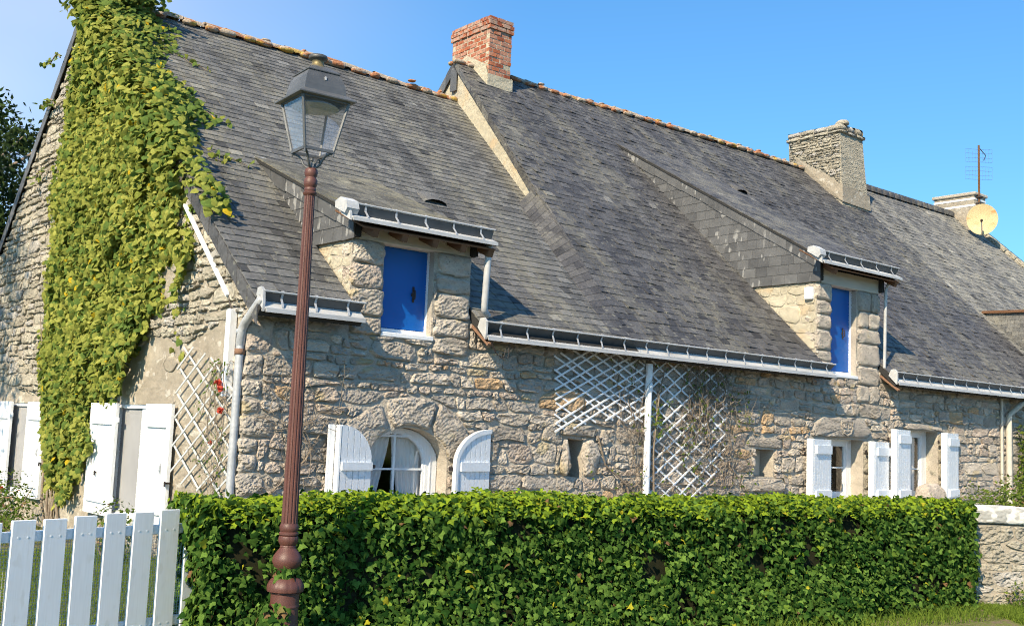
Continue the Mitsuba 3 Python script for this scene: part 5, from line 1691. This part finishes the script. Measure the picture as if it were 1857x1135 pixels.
# crown over the apex
n3 = 1300
a = np.clip(rng.normal(0, 1, (n3, 3)), -1.7, 1.7) * np.array([0.36, 0.40, 0.20]) + np.array([0.35, RIDGE - 0.05, Z1 + 0.2])
P = np.vstack([P, a])
N = np.vstack([N, a - np.array([0.5, RIDGE, Z1 - 0.6]) + rng.normal(0, 0.4, a.shape)])
S = np.r_[S, rng.uniform(0.065, 0.115, n3)]
tone = meshkit.fbm(P * 0.9, 3, 17)
U = np.stack([np.clip(rng.beta(1.5, 1.5, len(P)) * 0.75 + (tone - 0.35) * 0.7, 0, 1), np.clip(rng.uniform(0, 0.96, len(P)) + 0.25 * (tone - 0.5), 0.0, 0.955)], 1)
U[P[:, 0] > 0.1, 1] *= 0.55
U[rng.uniform(0, 1, len(U)) < 0.012, 1] = 0.99
tip = np.array([-0.25, 0, -1.0]) + rng.normal(0, 0.6, P.shape)
V, F = leafset(P, N, tip, S, HEART_LEAF)
add_leaves(ivy, V, F, U, 'm_ivy')
# stems on the wall, and loose shoots against the sky
r = np.random.default_rng(112)
for k in range(16):
    y, z = r.uniform(4.7, 6.3), 0.0
    pts = [(-0.03, y, z)]
    ty = y + r.normal(0, 1.0)
    for i in range(14):
        z += 0.4
        y += (ty - y) * 0.1 + r.normal(0, 0.06)
        if not outl.contains(Point(y, max(z, 0.5))):
            break
        pts.append((-0.03 - r.uniform(0, 0.05), y, z))
    if len(pts) > 3:
        put('stem', MB().tube(pts, np.linspace(0.022, 0.007, len(pts)), 5), 'm_twig', ivy, True)
sh_p, sh_n = [], []
for (y, z, dy, dz, L) in ((7.0, 7.35, 0.75, 0.30, 9), (7.1, 6.6, 0.7, 0.35, 8), (7.45, 5.5, 0.45, 0.25, 6), (3.1, 6.1, -0.9, -0.1, 0), (6.6, 8.2, 0.2, 0.5, 5)):
    if L == 0:
        continue
    pts = [np.array([-0.15, y + dy * t, z + dz * t - 0.25 * t * t + 0.05 * math.sin(7 * t)]) for t in np.linspace(0, 1, L)]
    put('shoot', MB().tube(pts, np.linspace(0.013, 0.007, L), 5), 'm_twig', ivy, True)
    for p in pts[1:]:
        for j in range(3):
            sh_p.append(p + r.normal(0, 0.035, 3))
for (a, b) in (((0.75, 3.4), (1.05, 3.1)), ((0.35, 2.2), (0.75, 2.25)), ((0.15, 2.55), (0.9, 2.2)), ((0.9, 4.9), (1.3, 4.6))):
    pts = [np.array([a[0] + (b[0] - a[0]) * t, a[1] + (b[1] - a[1]) * t + 0.04 * math.sin(9 * t), 0]) for t in np.linspace(0, 1, 8)]
    pts = [p * [1, 1, 0] + np.array([0, 0, R1.z(p[1]) + 0.05]) for p in pts]
    put('shoot', MB().tube(pts, 0.005, 5), 'm_twig', ivy, True)
    for p in pts[1:]:
        for j in range(2):
            sh_p.append(p + r.normal(0, 0.03, 3) + [0, 0, 0.03])
sh_p = np.array(sh_p)
V, F = leafset(sh_p, r.normal(0, 0.6, sh_p.shape) + [-0.6, -0.3, 0.6], r.normal(0, 0.5, sh_p.shape) + [0, 0, -1], r.uniform(0.05, 0.09, len(sh_p)), HEART_LEAF)
add_leaves(ivy, V, F, np.stack([r.uniform(0.1, 0.6, len(sh_p)), r.uniform(0.1, 0.5, len(sh_p))], 1), 'm_ivy', most=0, rest='shoot_leaves')

# ------------------------------------------------------------------ white fence on the left
fence = thing('picket_fence', 'white board fence with wide pales at the left end of the hedge', 'fence')
FM, FANG = np.array([-2.6, -3.42, 0]), math.radians(13)
fx = np.array([math.cos(FANG), math.sin(FANG), 0])
fy = np.array([-fx[1], fx[0], 0])
FA, FB = FM - fx * 1.25, FM + fx * 0.86
fl = np.linalg.norm(FB - FA)
for i in range(8):
    sp = -0.785 + i * 0.213
    p = FM + fx * sp
    h = 1.049 + 0.032 * sp + 0.004 * math.sin(i * 2.1)
    ln = np.array([0, 0, 1.0]) + fx * 0.006 * math.sin(i * 1.7)
    mb = MB().obox(p + np.array([0, 0, h / 2 + 0.02]), (0.076, 0.013, h / 2 - 0.02), np.array([fx, fy, ln]), c=0.003)
    for zz in (0.93, 0.30):
        for sx in (-0.03, 0.03):
            mb.obox(p + fx * sx - fy * 0.0135 + np.array([0, 0, zz]), (0.005, 0.0018, 0.005), np.array([fx, fy, [0, 0, 1.0]]), (0.1, 0.1))
    put('pale', mb, 'm_white', fence)
for z in (0.93, 0.30):
    put('rail', MB().obox((FA + FB) / 2 + fy * 0.036 + np.array([0, 0, z]), (fl / 2 + 0.1, 0.02, 0.033), np.array([fx, fy, [0, 0, 1.0]]), c=0.004), 'm_white', fence)
mb = MB()
for i in range(int(fl / 0.019)):
    mb.obox(FA + fx * i * 0.019 + fy * 0.062 + np.array([0, 0, 0.46]), (0.0012, 0.0012, 0.44), np.array([fx, fy, [0, 0, 1.0]]))
for j in range(46):
    mb.obox((FA + FB) / 2 + fy * 0.064 + np.array([0, 0, 0.02 + j * 0.019]), (fl / 2, 0.0012, 0.0012), np.array([fx, fy, [0, 0, 1.0]]))
put('wire_mesh', mb, 'm_zinc', fence, kind='stuff')

# ------------------------------------------------------------------ garden wall at the right end of the hedge
gw = thing('garden_wall', 'low rough stone garden wall with a thick pale coping at the right end of the hedge', 'wall')
r = np.random.default_rng(131)
wx, wy = np.array([0.77, -0.64, 0]), np.array([0.64, 0.77, 0])
W0 = np.array([6.47, -4.62, 0])
WL, WH = 3.2, 0.90
put('core', MB().obox(W0 + wx * WL / 2 + wy * 0.18 + np.array([0, 0, WH / 2]), (WL / 2, 0.17, WH / 2), np.array([wx, wy, [0, 0, 1.0]])), 'm_render', gw)
wto = lambda a, b, d: W0 + np.asarray(a)[..., None] * wx + np.asarray(b)[..., None] * np.array([0, 0, 1.0]) - (np.asarray(d)[..., None] - 0.012) * wy
wb = Bin('stone', 'stonework', 200)
for p in cells(sbox(0.0, 0.0, 1.8, WH), 0.36, 0.15, r):
    m = stone(p, wto, False, r.uniform(0.006, 0.02), r, joint=0.006, n=12, rnd=0.012, base=0.02)
    if m:
        wb.add(gw, m[0], m[1], 'm_pale_stone', (r.uniform(0, 0.5), r.uniform()), False, size_seen(m[0]))
wb.done()
for i in range(4):
    v, f = block((0, 0, 0), (0.82, 0.42, 0.19), r, n=5, k=14, rough=0.008)
    v = W0 + wx * (0.38 + i * 0.82) + wy * 0.18 + np.array([0, 0, WH + 0.10]) + v[:, :1] * wx + v[:, 1:2] * wy + v[:, 2:] * np.array([0, 0, 1.0])
    put('coping', MB().add(v, f), 'm_cap', gw, True)

# ------------------------------------------------------------------ trellises


def trellis(label, region, to, outn, a1, a2, gap, jit, rng, w=0.026, t=0.011, off=0.05, paint='m_trellis'):
    k = thing('trellis', label, 'trellis')
    x0, z0, x1, z1 = region.bounds
    cx, cz = (x0 + x1) / 2, (z0 + z1) / 2
    R_ = math.hypot(x1 - x0, z1 - z0)
    for layer, ang in enumerate((a1, a2)):
        d = np.array([math.cos(ang), math.sin(ang)])
        nn = np.array([-d[1], d[0]])
        s = -R_
        while s < R_:
            ss, da = s + rng.normal(0, jit), rng.normal(0, jit * 0.35)
            dd = np.array([math.cos(ang + da), math.sin(ang + da)])
            c0 = np.array([cx, cz]) + nn * ss
            ln = LineString([c0 - dd * R_, c0 + dd * R_]).intersection(region)
            if ln.geom_type == 'LineString' and ln.length > 0.18:
                p, q = np.array(ln.coords[0]), np.array(ln.coords[-1])
                e = (q - p) / np.linalg.norm(q - p)
                p, q = p - e * rng.uniform(0, 0.05), q + e * rng.uniform(0, 0.05)
                A, B = (np.asarray(to(x[0], x[1], off + layer * (t + 0.001) + rng.uniform(0, 0.002))).reshape(3) for x in (p, q))
                dirn = (B - A) / np.linalg.norm(B - A)
                side = np.cross(outn, dirn)
                put('slat', MB().obox((A + B) / 2, (np.linalg.norm(B - A) / 2, w / 2, t / 2), np.array([dirn, side, outn]), c=0.002), paint, k)
            s += gap
    return k


r = np.random.default_rng(141)
tr1 = trellis('sagging white trellis left of the white drainpipe', Polygon([(4.45, 1.70), (4.40, 2.72), (4.55, 2.80), (5.5, 2.88), (6.08, 2.80), (6.08, 1.80), (5.6, 1.95), (5.0, 1.85)]), front, np.array([0, -1.0, 0]), math.radians(-25), math.radians(27), 0.128, 0.022, r)
tr2 = trellis('upright white diamond trellis right of the white drainpipe', Polygon([(6.27, 0.85), (6.23, 2.85), (7.85, 2.80), (7.95, 2.2), (7.85, 1.35), (7.3, 0.85)]), front, np.array([0, -1.0, 0]), math.radians(-31), math.radians(34), 0.178, 0.010, r)
tr3 = trellis('white diamond trellis on the gable wall left of the corner drainpipe', Polygon([(0.13, 0.9), (0.12, 2.0), (0.30, 2.3), (1.15, 2.45), (1.5, 2.6), (1.64, 2.3), (1.60, 1.05), (1.3, 0.95)]), gable, np.array([-1.0, 0, 0]), math.radians(31), math.radians(-31), 0.262, 0.008, r, paint='m_trellis_grey')


def tangle(key, n, start, region, to, rng, rad=0.005, step=0.09, off=0.08, drift=(0, 0.4)):
    """Bare wandering stems over a wall."""
    tips = []
    for i in range(n):
        p = np.array(start[rng.integers(len(start))], float) + rng.normal(0, 0.05, 2)
        a = rng.uniform(0, 2 * np.pi)
        pts, o = [], off + rng.uniform(-0.03, 0.05)
        for k in range(int(rng.uniform(8, 26))):
            a += rng.normal(0, 0.45)
            d = np.array([math.cos(a), math.sin(a)]) * 0.8 + np.array(drift)
            p = p + d * step * rng.uniform(0.5, 1.2)
            o = np.clip(o + rng.normal(0, 0.012), 0.03, 0.22)
            if not region.contains(Point(p)):
                a += np.pi * 0.7
                p = p - d * step
                continue
            pts.append(np.asarray(to(p[0], p[1], o)).reshape(3))
        if len(pts) > 4:
            r0 = rad * rng.uniform(0.6, 1.5)
            put('stem', MB().tube(pts, np.linspace(r0, r0 * 0.45, len(pts)), 4, (rng.uniform(), 0.5)), 'm_twig', key, True)
            tips += pts[len(pts) // 2:]
    return np.array(tips)


vine = thing('climbing_vine', 'bare tangled vine climbing both middle trellises, few green leaves', 'vine')
tips = tangle(vine, 85, [(5.9, 1.0), (6.3, 1.2), (6.8, 1.6), (7.2, 2.0), (6.0, 1.8)], sbox(4.7, 0.85, 8.15, 2.9), front, r, drift=(0.05, 0.35))
tips2 = tangle(vine, 120, [(7.3, 2.3), (7.6, 2.3), (7.9, 2.2), (7.5, 1.6), (7.9, 1.4)], sbox(6.9, 0.9, 8.55, 2.8), front, r, rad=0.0055, drift=(0.05, 0.12))
put('stem', MB().tube([(5.95, -0.08, 0.0), (5.92, -0.09, 0.6), (5.75, -0.10, 1.05), (5.35, -0.08, 1.3), (5.2, -0.07, 1.7)], [0.022, 0.02, 0.017, 0.014, 0.01], 6).tube([(6.3, -0.1, 0.0), (6.32, -0.1, 0.8), (6.28, -0.1, 1.5), (6.35, -0.12, 2.3), (6.5, -0.1, 2.75)], [0.02, 0.018, 0.016, 0.013, 0.01], 6), 'm_twig', vine, True)
sel = np.vstack([tips2[r.integers(0, len(tips2), 240)], tips[r.integers(0, len(tips), 150)], np.array([[6.30 + r.normal(0, 0.06), -0.15, 1.75 + r.uniform(0, 0.45)] for _ in range(45)])]) + r.normal(0, 0.03, (435, 3))
V, F = leafset(sel, r.normal(0, 0.5, sel.shape) + [-0.3, -1, 0.5], r.normal(0, 0.6, sel.shape) + [0, 0, -0.6], r.uniform(0.04, 0.075, len(sel)), OVAL_LEAF)
add_leaves(vine, V, F, np.stack([r.uniform(0.2, 1, len(sel)), r.uniform(0, 0.9, len(sel))], 1), 'm_bush', most=60)

vine = thing('climbing_vine', 'leafless dry creeper behind the street lamp by the cottage corner', 'vine')
tips = tangle(vine, 40, [(0.35, 0.9), (0.7, 1.1), (0.5, 1.6), (0.3, 2.0)], sbox(0.10, 0.8, 1.15, 2.5), front, r, rad=0.004, drift=(0, 0.25))
put('stem', MB().tube([(0.25, -0.05, 0.0), (0.3, -0.06, 0.9), (0.75, -0.05, 1.3), (1.0, -0.05, 1.75)], [0.016, 0.014, 0.011, 0.006], 6), 'm_twig', vine, True)
rose = thing('rose_bush', 'climbing rose with red blooms on the gable trellis beside the drainpipe', 'rose')
tips = tangle(rose, 24, [(0.4, 0.9), (0.35, 1.4), (0.3, 1.9)], sbox(0.14, 0.75, 0.85, 2.35), gable, r, rad=0.0045, drift=(0, 0.4), off=0.10)
sel = tips[r.integers(0, len(tips), 150)] + r.normal(0, 0.035, (150, 3))
V, F = leafset(sel, r.normal(0, 0.5, sel.shape) + [-1, -0.2, 0.4], r.normal(0, 0.5, sel.shape) + [0, 0, -0.8], r.uniform(0.035, 0.06, len(sel)), OVAL_LEAF)
add_leaves(rose, V, F, np.stack([r.uniform(0, 0.6, len(sel)), r.uniform(0, 0.8, len(sel))], 1), 'm_bush', most=0)


def bloom(key, c, rad, rng):
    n = 16
    d = rng.normal(0, 1, (n, 3))
    d /= np.linalg.norm(d, axis=1, keepdims=True)
    V, F = leafset(np.asarray(c) + d * rad * 0.25, d + rng.normal(0, 0.2, d.shape), rng.normal(0, 1, d.shape), np.full(n, rad * 1.3), [(0, 0, 0), (0.5, 0.3, 0.1), (0.35, 0.85, 0.05), (-0.35, 0.85, 0.05), (-0.5, 0.3, 0.1), (0, 0.4, -0.12)])
    put('flower', MB().add(V.reshape(-1, 3), (F[None] + (np.arange(n) * V.shape[1])[:, None, None]).reshape(-1, 3), np.repeat(np.stack([rng.uniform(0, 1, n), rng.uniform(0, 1, n)], 1), V.shape[1], 0)), 'm_petal', key, True)


for c, q in (((-0.16, 0.33, 2.09), 0.04), ((-0.15, 0.28, 2.03), 0.03), ((-0.15, 0.24, 1.80), 0.034), ((-0.14, 0.45, 1.45), 0.022)):
    bloom(rose, c, q, r)

# ------------------------------------------------------------------ plants, boulder, grass


def bush(name, label, cat, c, size, n, leaf, rng, bsdf='m_bush', group=None, most=120, outline=OVAL_LEAF, tone=(0.2, 1.0)):
    key = thing(name, label, cat, group)
    d = rng.normal(0, 1, (n, 3))
    d /= np.linalg.norm(d, axis=1, keepdims=True)
    rr = rng.uniform(0.25, 1, n) ** 0.5
    rr = rr * (0.62 + 0.75 * meshkit.fbm(d * 2.1 + c[0], 3, 3))
    P = np.asarray(c) + d * rr[:, None] * np.asarray(size)
    P[:, 2] = np.maximum(P[:, 2], 0.03)
    V, F = leafset(P, d + rng.normal(0, 0.5, d.shape) + [0, 0, 0.4], d + rng.normal(0, 0.6, d.shape) + [0, 0, -0.2], rng.uniform(0.7, 1.3, n) * leaf, outline)
    add_leaves(key, V, F, np.stack([rng.uniform(*tone, n), rng.uniform(0, 0.97, n)], 1), bsdf, most)
    for k in range(7):
        e = np.asarray(c) + rng.normal(0, 0.4, 3) * np.asarray(size)
        b0 = np.array([c[0] + rng.normal(0, 0.05), c[1] + rng.normal(0, 0.05), 0])
        put('stem', MB().tube([b0, (b0 + e) / 2 + rng.normal(0, 0.04, 3), e], [0.014, 0.01, 0.005], 5), 'm_twig', key, True)
    return key


r = np.random.default_rng(151)
bush('leafy_bush', 'bright green bush behind the garden wall at the right edge', 'bush', (11.2, -2.9, 0.62), (0.75, 0.6, 0.74), 2800, 0.07, r)
bush('flowering_shrub', 'low shrub with faded pink flower heads above the right end of the hedge', 'shrub', (11.3, -2.2, 0.58), (0.42, 0.4, 0.60), 1300, 0.06, r)
k = bush('climbing_shrub', 'tall green climber against the house wall at the right edge of the picture', 'shrub', (17.65, -0.25, 1.3), (0.42, 0.25, 1.25), 1500, 0.09, r)
mb = MB()
v, f = block((13.62, -0.22, 0.78), (0.72, 0.36, 0.58), r, n=7, k=2.8, rough=0.06, freq=5)
put('boulder', mb.add(v, f, (0.8, 0.74)), 'm_stone', None, True, label='rounded pinkish boulder under the taller white window', cat='boulder')
for (x, y, z, s, lab, nf) in ((-0.55, 6.3, 0.45, 0.45, 'small plant with red flowers under the gable at the left edge', 3), (-0.6, 7.9, 0.5, 0.5, 'leafy garden plant below the leftmost gable window', 0), (-0.55, 2.0, 0.35, 0.40, 'low green plant at the foot of the gable behind the fence', 0),
                              (-1.0, 4.3, 0.35, 0.4, 'dark low plant behind the white fence pales', 0)):
    k = bush('garden_plant', lab, 'plant', (x, y, z), (s * 0.8, s, s), 420, 0.06, r, most=60, tone=(0, 0.7))
    for i in range(nf):
        bloom(k, (x - 0.2 + r.normal(0, 0.12), y + r.normal(0, 0.3), z + 0.05 + r.uniform(0, 0.25)), 0.03, r)


def grass(label, centre, ext, n, h, rng, ax=(np.array([1.0, 0, 0]), np.array([0, 1.0, 0]))):
    a, b = rng.uniform(-1, 1, n) * ext[0], rng.uniform(-1, 1, n) * ext[1]
    p = np.asarray(centre) + a[:, None] * ax[0] + b[:, None] * ax[1]
    hh = h * rng.uniform(0.5, 1.3, n) * (0.5 + meshkit.fbm(p * 2.0, 2, 5))
    t = rng.uniform(0, 2 * np.pi, n)
    s = np.stack([np.cos(t), np.sin(t), 0 * t], 1) * 0.0035
    ln = rng.normal(0, 0.35, (n, 3)) * hh[:, None]
    ln[:, 2] = hh
    V = np.stack([p - s, p + s, p + ln * 0.55 + s * 0.8 + [0, 0, 0.0], p + ln * 0.55 - s * 0.8, p + ln + rng.normal(0, 0.3, (n, 3)) * hh[:, None] * [1, 1, 0.1]], 1)
    F = np.array([[0, 1, 2], [0, 2, 3], [3, 2, 4]])
    mb = MB().add(V.reshape(-1, 3), (F[None] + (np.arange(n) * 5)[:, None, None]).reshape(-1, 3), np.repeat(np.stack([rng.uniform(0, 1, n), rng.uniform(0, 1, n)], 1), 5, 0))
    put('grass', mb, 'm_grass', label=label, kind='stuff')


grass('bright green grass at the foot of the hedge and garden wall', (7.1, -6.8, 0), (1.8, 1.7), 100000, 0.055, r, (wx, wy))
grass('grass of the garden behind the white fence', (-1.6, 0.3, 0), (2.2, 3.2), 30000, 0.09, r)
grass('grass in the gap between hedge and wall', (6.9, -3.6, 0), (0.9, 0.8), 12000, 0.10, r)
grass('thin weeds along the street side of the hedge', (2.6, -4.6, 0), (3.6, 0.22), 3000, 0.13, r, (hx, hy))
bush('weed_tuft', 'small yellow-green weed at the foot of the garden wall', 'weed', (6.80, -5.02, 0.12), (0.14, 0.1, 0.18), 160, 0.045, r, most=40)

# ------------------------------------------------------------------ trees beyond the gable


def tree(label, base, height, rad, nleaf, rng, bsdf='m_tree', leaf=0.16, zc=0.62):
    k = thing('tree', label, 'tree')
    base = np.asarray(base, float)
    put('trunk', MB().tube([base, base + [0.1, 0, height * 0.3], base + [0.0, 0.15, height * 0.62], base + [0.15, 0.1, height * 0.9]], [0.24, 0.18, 0.10, 0.03], 9), 'm_twig', k, True)
    ends = []
    for i in range(22):
        z = height * rng.uniform(0.3, 0.85)
        a = rng.uniform(0, 2 * np.pi)
        e = base + np.array([math.cos(a), math.sin(a), 0]) * rad * rng.uniform(0.5, 0.95) + np.array([0, 0, z + height * 0.12])
        s0 = base + [0.03, 0.05, z - height * 0.08]
        put('branch', MB().tube([s0, (s0 + e) / 2 + rng.normal(0, 0.15, 3), e], [0.06, 0.04, 0.012], 5), 'm_twig', k, True)
        ends.append(e)
    cl, nc = [], 75
    for i in range(nc):
        d = rng.normal(0, 1, 3)
        d /= np.linalg.norm(d)
        c = base + np.array([0, 0, height * zc]) + d * rng.uniform(0.35, 1.0) * np.array([rad, rad, height * 0.42])
        cl.append((c, rng.uniform(0.28, 0.62) * rad * 0.45))
    per = nleaf // nc
    P = np.vstack([c + rng.normal(0, 1, (per, 3)) * s * np.array([1, 1, 0.75]) * 0.6 for c, s in cl])
    D = rng.normal(0, 1, P.shape) + [0, 0, 0.5]
    V, F = leafset(P, D, rng.normal(0, 1, P.shape) + [0, 0, 0.3], rng.uniform(0.6, 1.3, len(P)) * leaf, OVAL_LEAF)
    o = V.reshape(-1, 3)
    tone = np.repeat(np.clip(rng.normal(0.5, 0.22, nc), 0, 1), per)
    put('crown', MB().add(o, (F[None] + (np.arange(len(P)) * V.shape[1])[:, None, None]).reshape(-1, 3), np.repeat(np.stack([np.clip(tone + rng.normal(0, 0.2, len(P)), 0, 1), rng.uniform(0, 1, len(P))], 1), V.shape[1], 0)), bsdf, k, True, kind='stuff')
    return k


r = np.random.default_rng(171)
tree('dark evergreen tree rising behind the ivy-grown gable at the left edge', (0.55, 17.2, 0), 8.9, 3.0, 42000, r)
tree('second dark tree farther left behind the cottage', (-4.2, 20.0, 0), 9.0, 3.0, 16000, r)
tree('small tree standing off to the left whose shade dapples the gable wall', (-4.9, 7.5, 0), 7.8, 1.4, 3600, r, leaf=0.12, zc=0.86)

# ------------------------------------------------------------------ on the last chimney: dish and aerial
dc = np.array([26.05, 5.0, 8.62])
dn = CAM - dc + np.array([-4.0, 0, 4.0])
dn = dn / np.linalg.norm(dn)
da = np.cross(dn, [0, 0, 1.0])
da /= np.linalg.norm(da)
db = np.cross(da, dn)
dish = thing('satellite_dish', 'round rust-stained satellite dish beside the last chimney', 'satellite dish')
mb, n = MB(), 32
v = [dc - dn * 0.08]
for k_, (rr, dd) in enumerate(((0.16, -0.072), (0.30, -0.045), (0.43, 0.0), (0.44, 0.0), (0.435, -0.02), (0.30, -0.07), (0.10, -0.1))):
    for t in np.arange(n) * 2 * np.pi / n:
        v.append(dc + da * rr * math.cos(t) + db * rr * 1.06 * math.sin(t) + dn * dd)
f = [[0, 1 + j, 1 + (j + 1) % n] for j in range(n)]
mb.add(v, f)
mb.add(v, [[1 + i * n + j, 1 + i * n + (j + 1) % n, 1 + (i + 1) * n + (j + 1) % n, 1 + (i + 1) * n + j] for i in range(6) for j in range(n)])
rf = put('reflector', mb, 'm_dish', dish, 40)
put('feed_arm', MB().tube([dc - db * 0.44, dc - db * 0.38 + dn * 0.25, dc - db * 0.1 + dn * 0.42], 0.018, 6), 'm_zinc', dish, True)
put('receiver', MB().tube([dc - db * 0.10 + dn * 0.44, dc - db * 0.07 + dn * 0.34], 0.04, 8), 'm_iron', dish)
put('bracket', MB().tube([dc - dn * 0.1, dc - dn * 0.25, np.array([26.5, 5.4, 8.45])], 0.025, 6).tube([dc - db * 0.42 - dn * 0.05, np.array([26.3, 5.3, 8.25])], 0.02, 6), 'm_zinc', dish, True)
ant = thing('television_aerial', 'thin aerial mast with grid reflectors on the last chimney', 'aerial')
ax_, ay_ = 26.62, 5.38
put('mast', MB().tube([(ax_, ay_, 9.1), (ax_, ay_, 11.08)], 0.03, 8), 'm_timber', ant, True)
for zc in (10.75, 10.2):
    mb = MB()
    for i in range(9):
        t = -0.42 + i * 0.105
        mb.tube([(ax_ + t * 0.75, ay_ - t * 0.62, zc - 0.2), (ax_ + t * 0.75, ay_ - t * 0.62, zc + 0.2)], 0.0035, 4)
    for z in (-0.2, -0.07, 0.07, 0.2):
        mb.tube([(ax_ - 0.32, ay_ + 0.26, zc + z), (ax_ + 0.32, ay_ - 0.26, zc + z)], 0.0035, 4)
    put('grid', mb, 'm_zinc_dull_shaded', ant)
put('dipole', MB().tube([(ax_ - 0.05, ay_ - 0.06, 10.95), (ax_ + 0.12, ay_ - 0.16, 10.75), (ax_ + 0.1, ay_ - 0.1, 10.6)], 0.014, 6), 'm_iron', ant)
put('mast_clamp', MB().box((ax_ - 0.08, ay_ - 0.08, 9.2), (ax_ + 0.08, ay_ + 0.08, 9.27)).box((ax_ - 0.08, ay_ - 0.08, 9.42), (ax_ + 0.08, ay_ + 0.08, 9.47)), 'm_iron', ant)
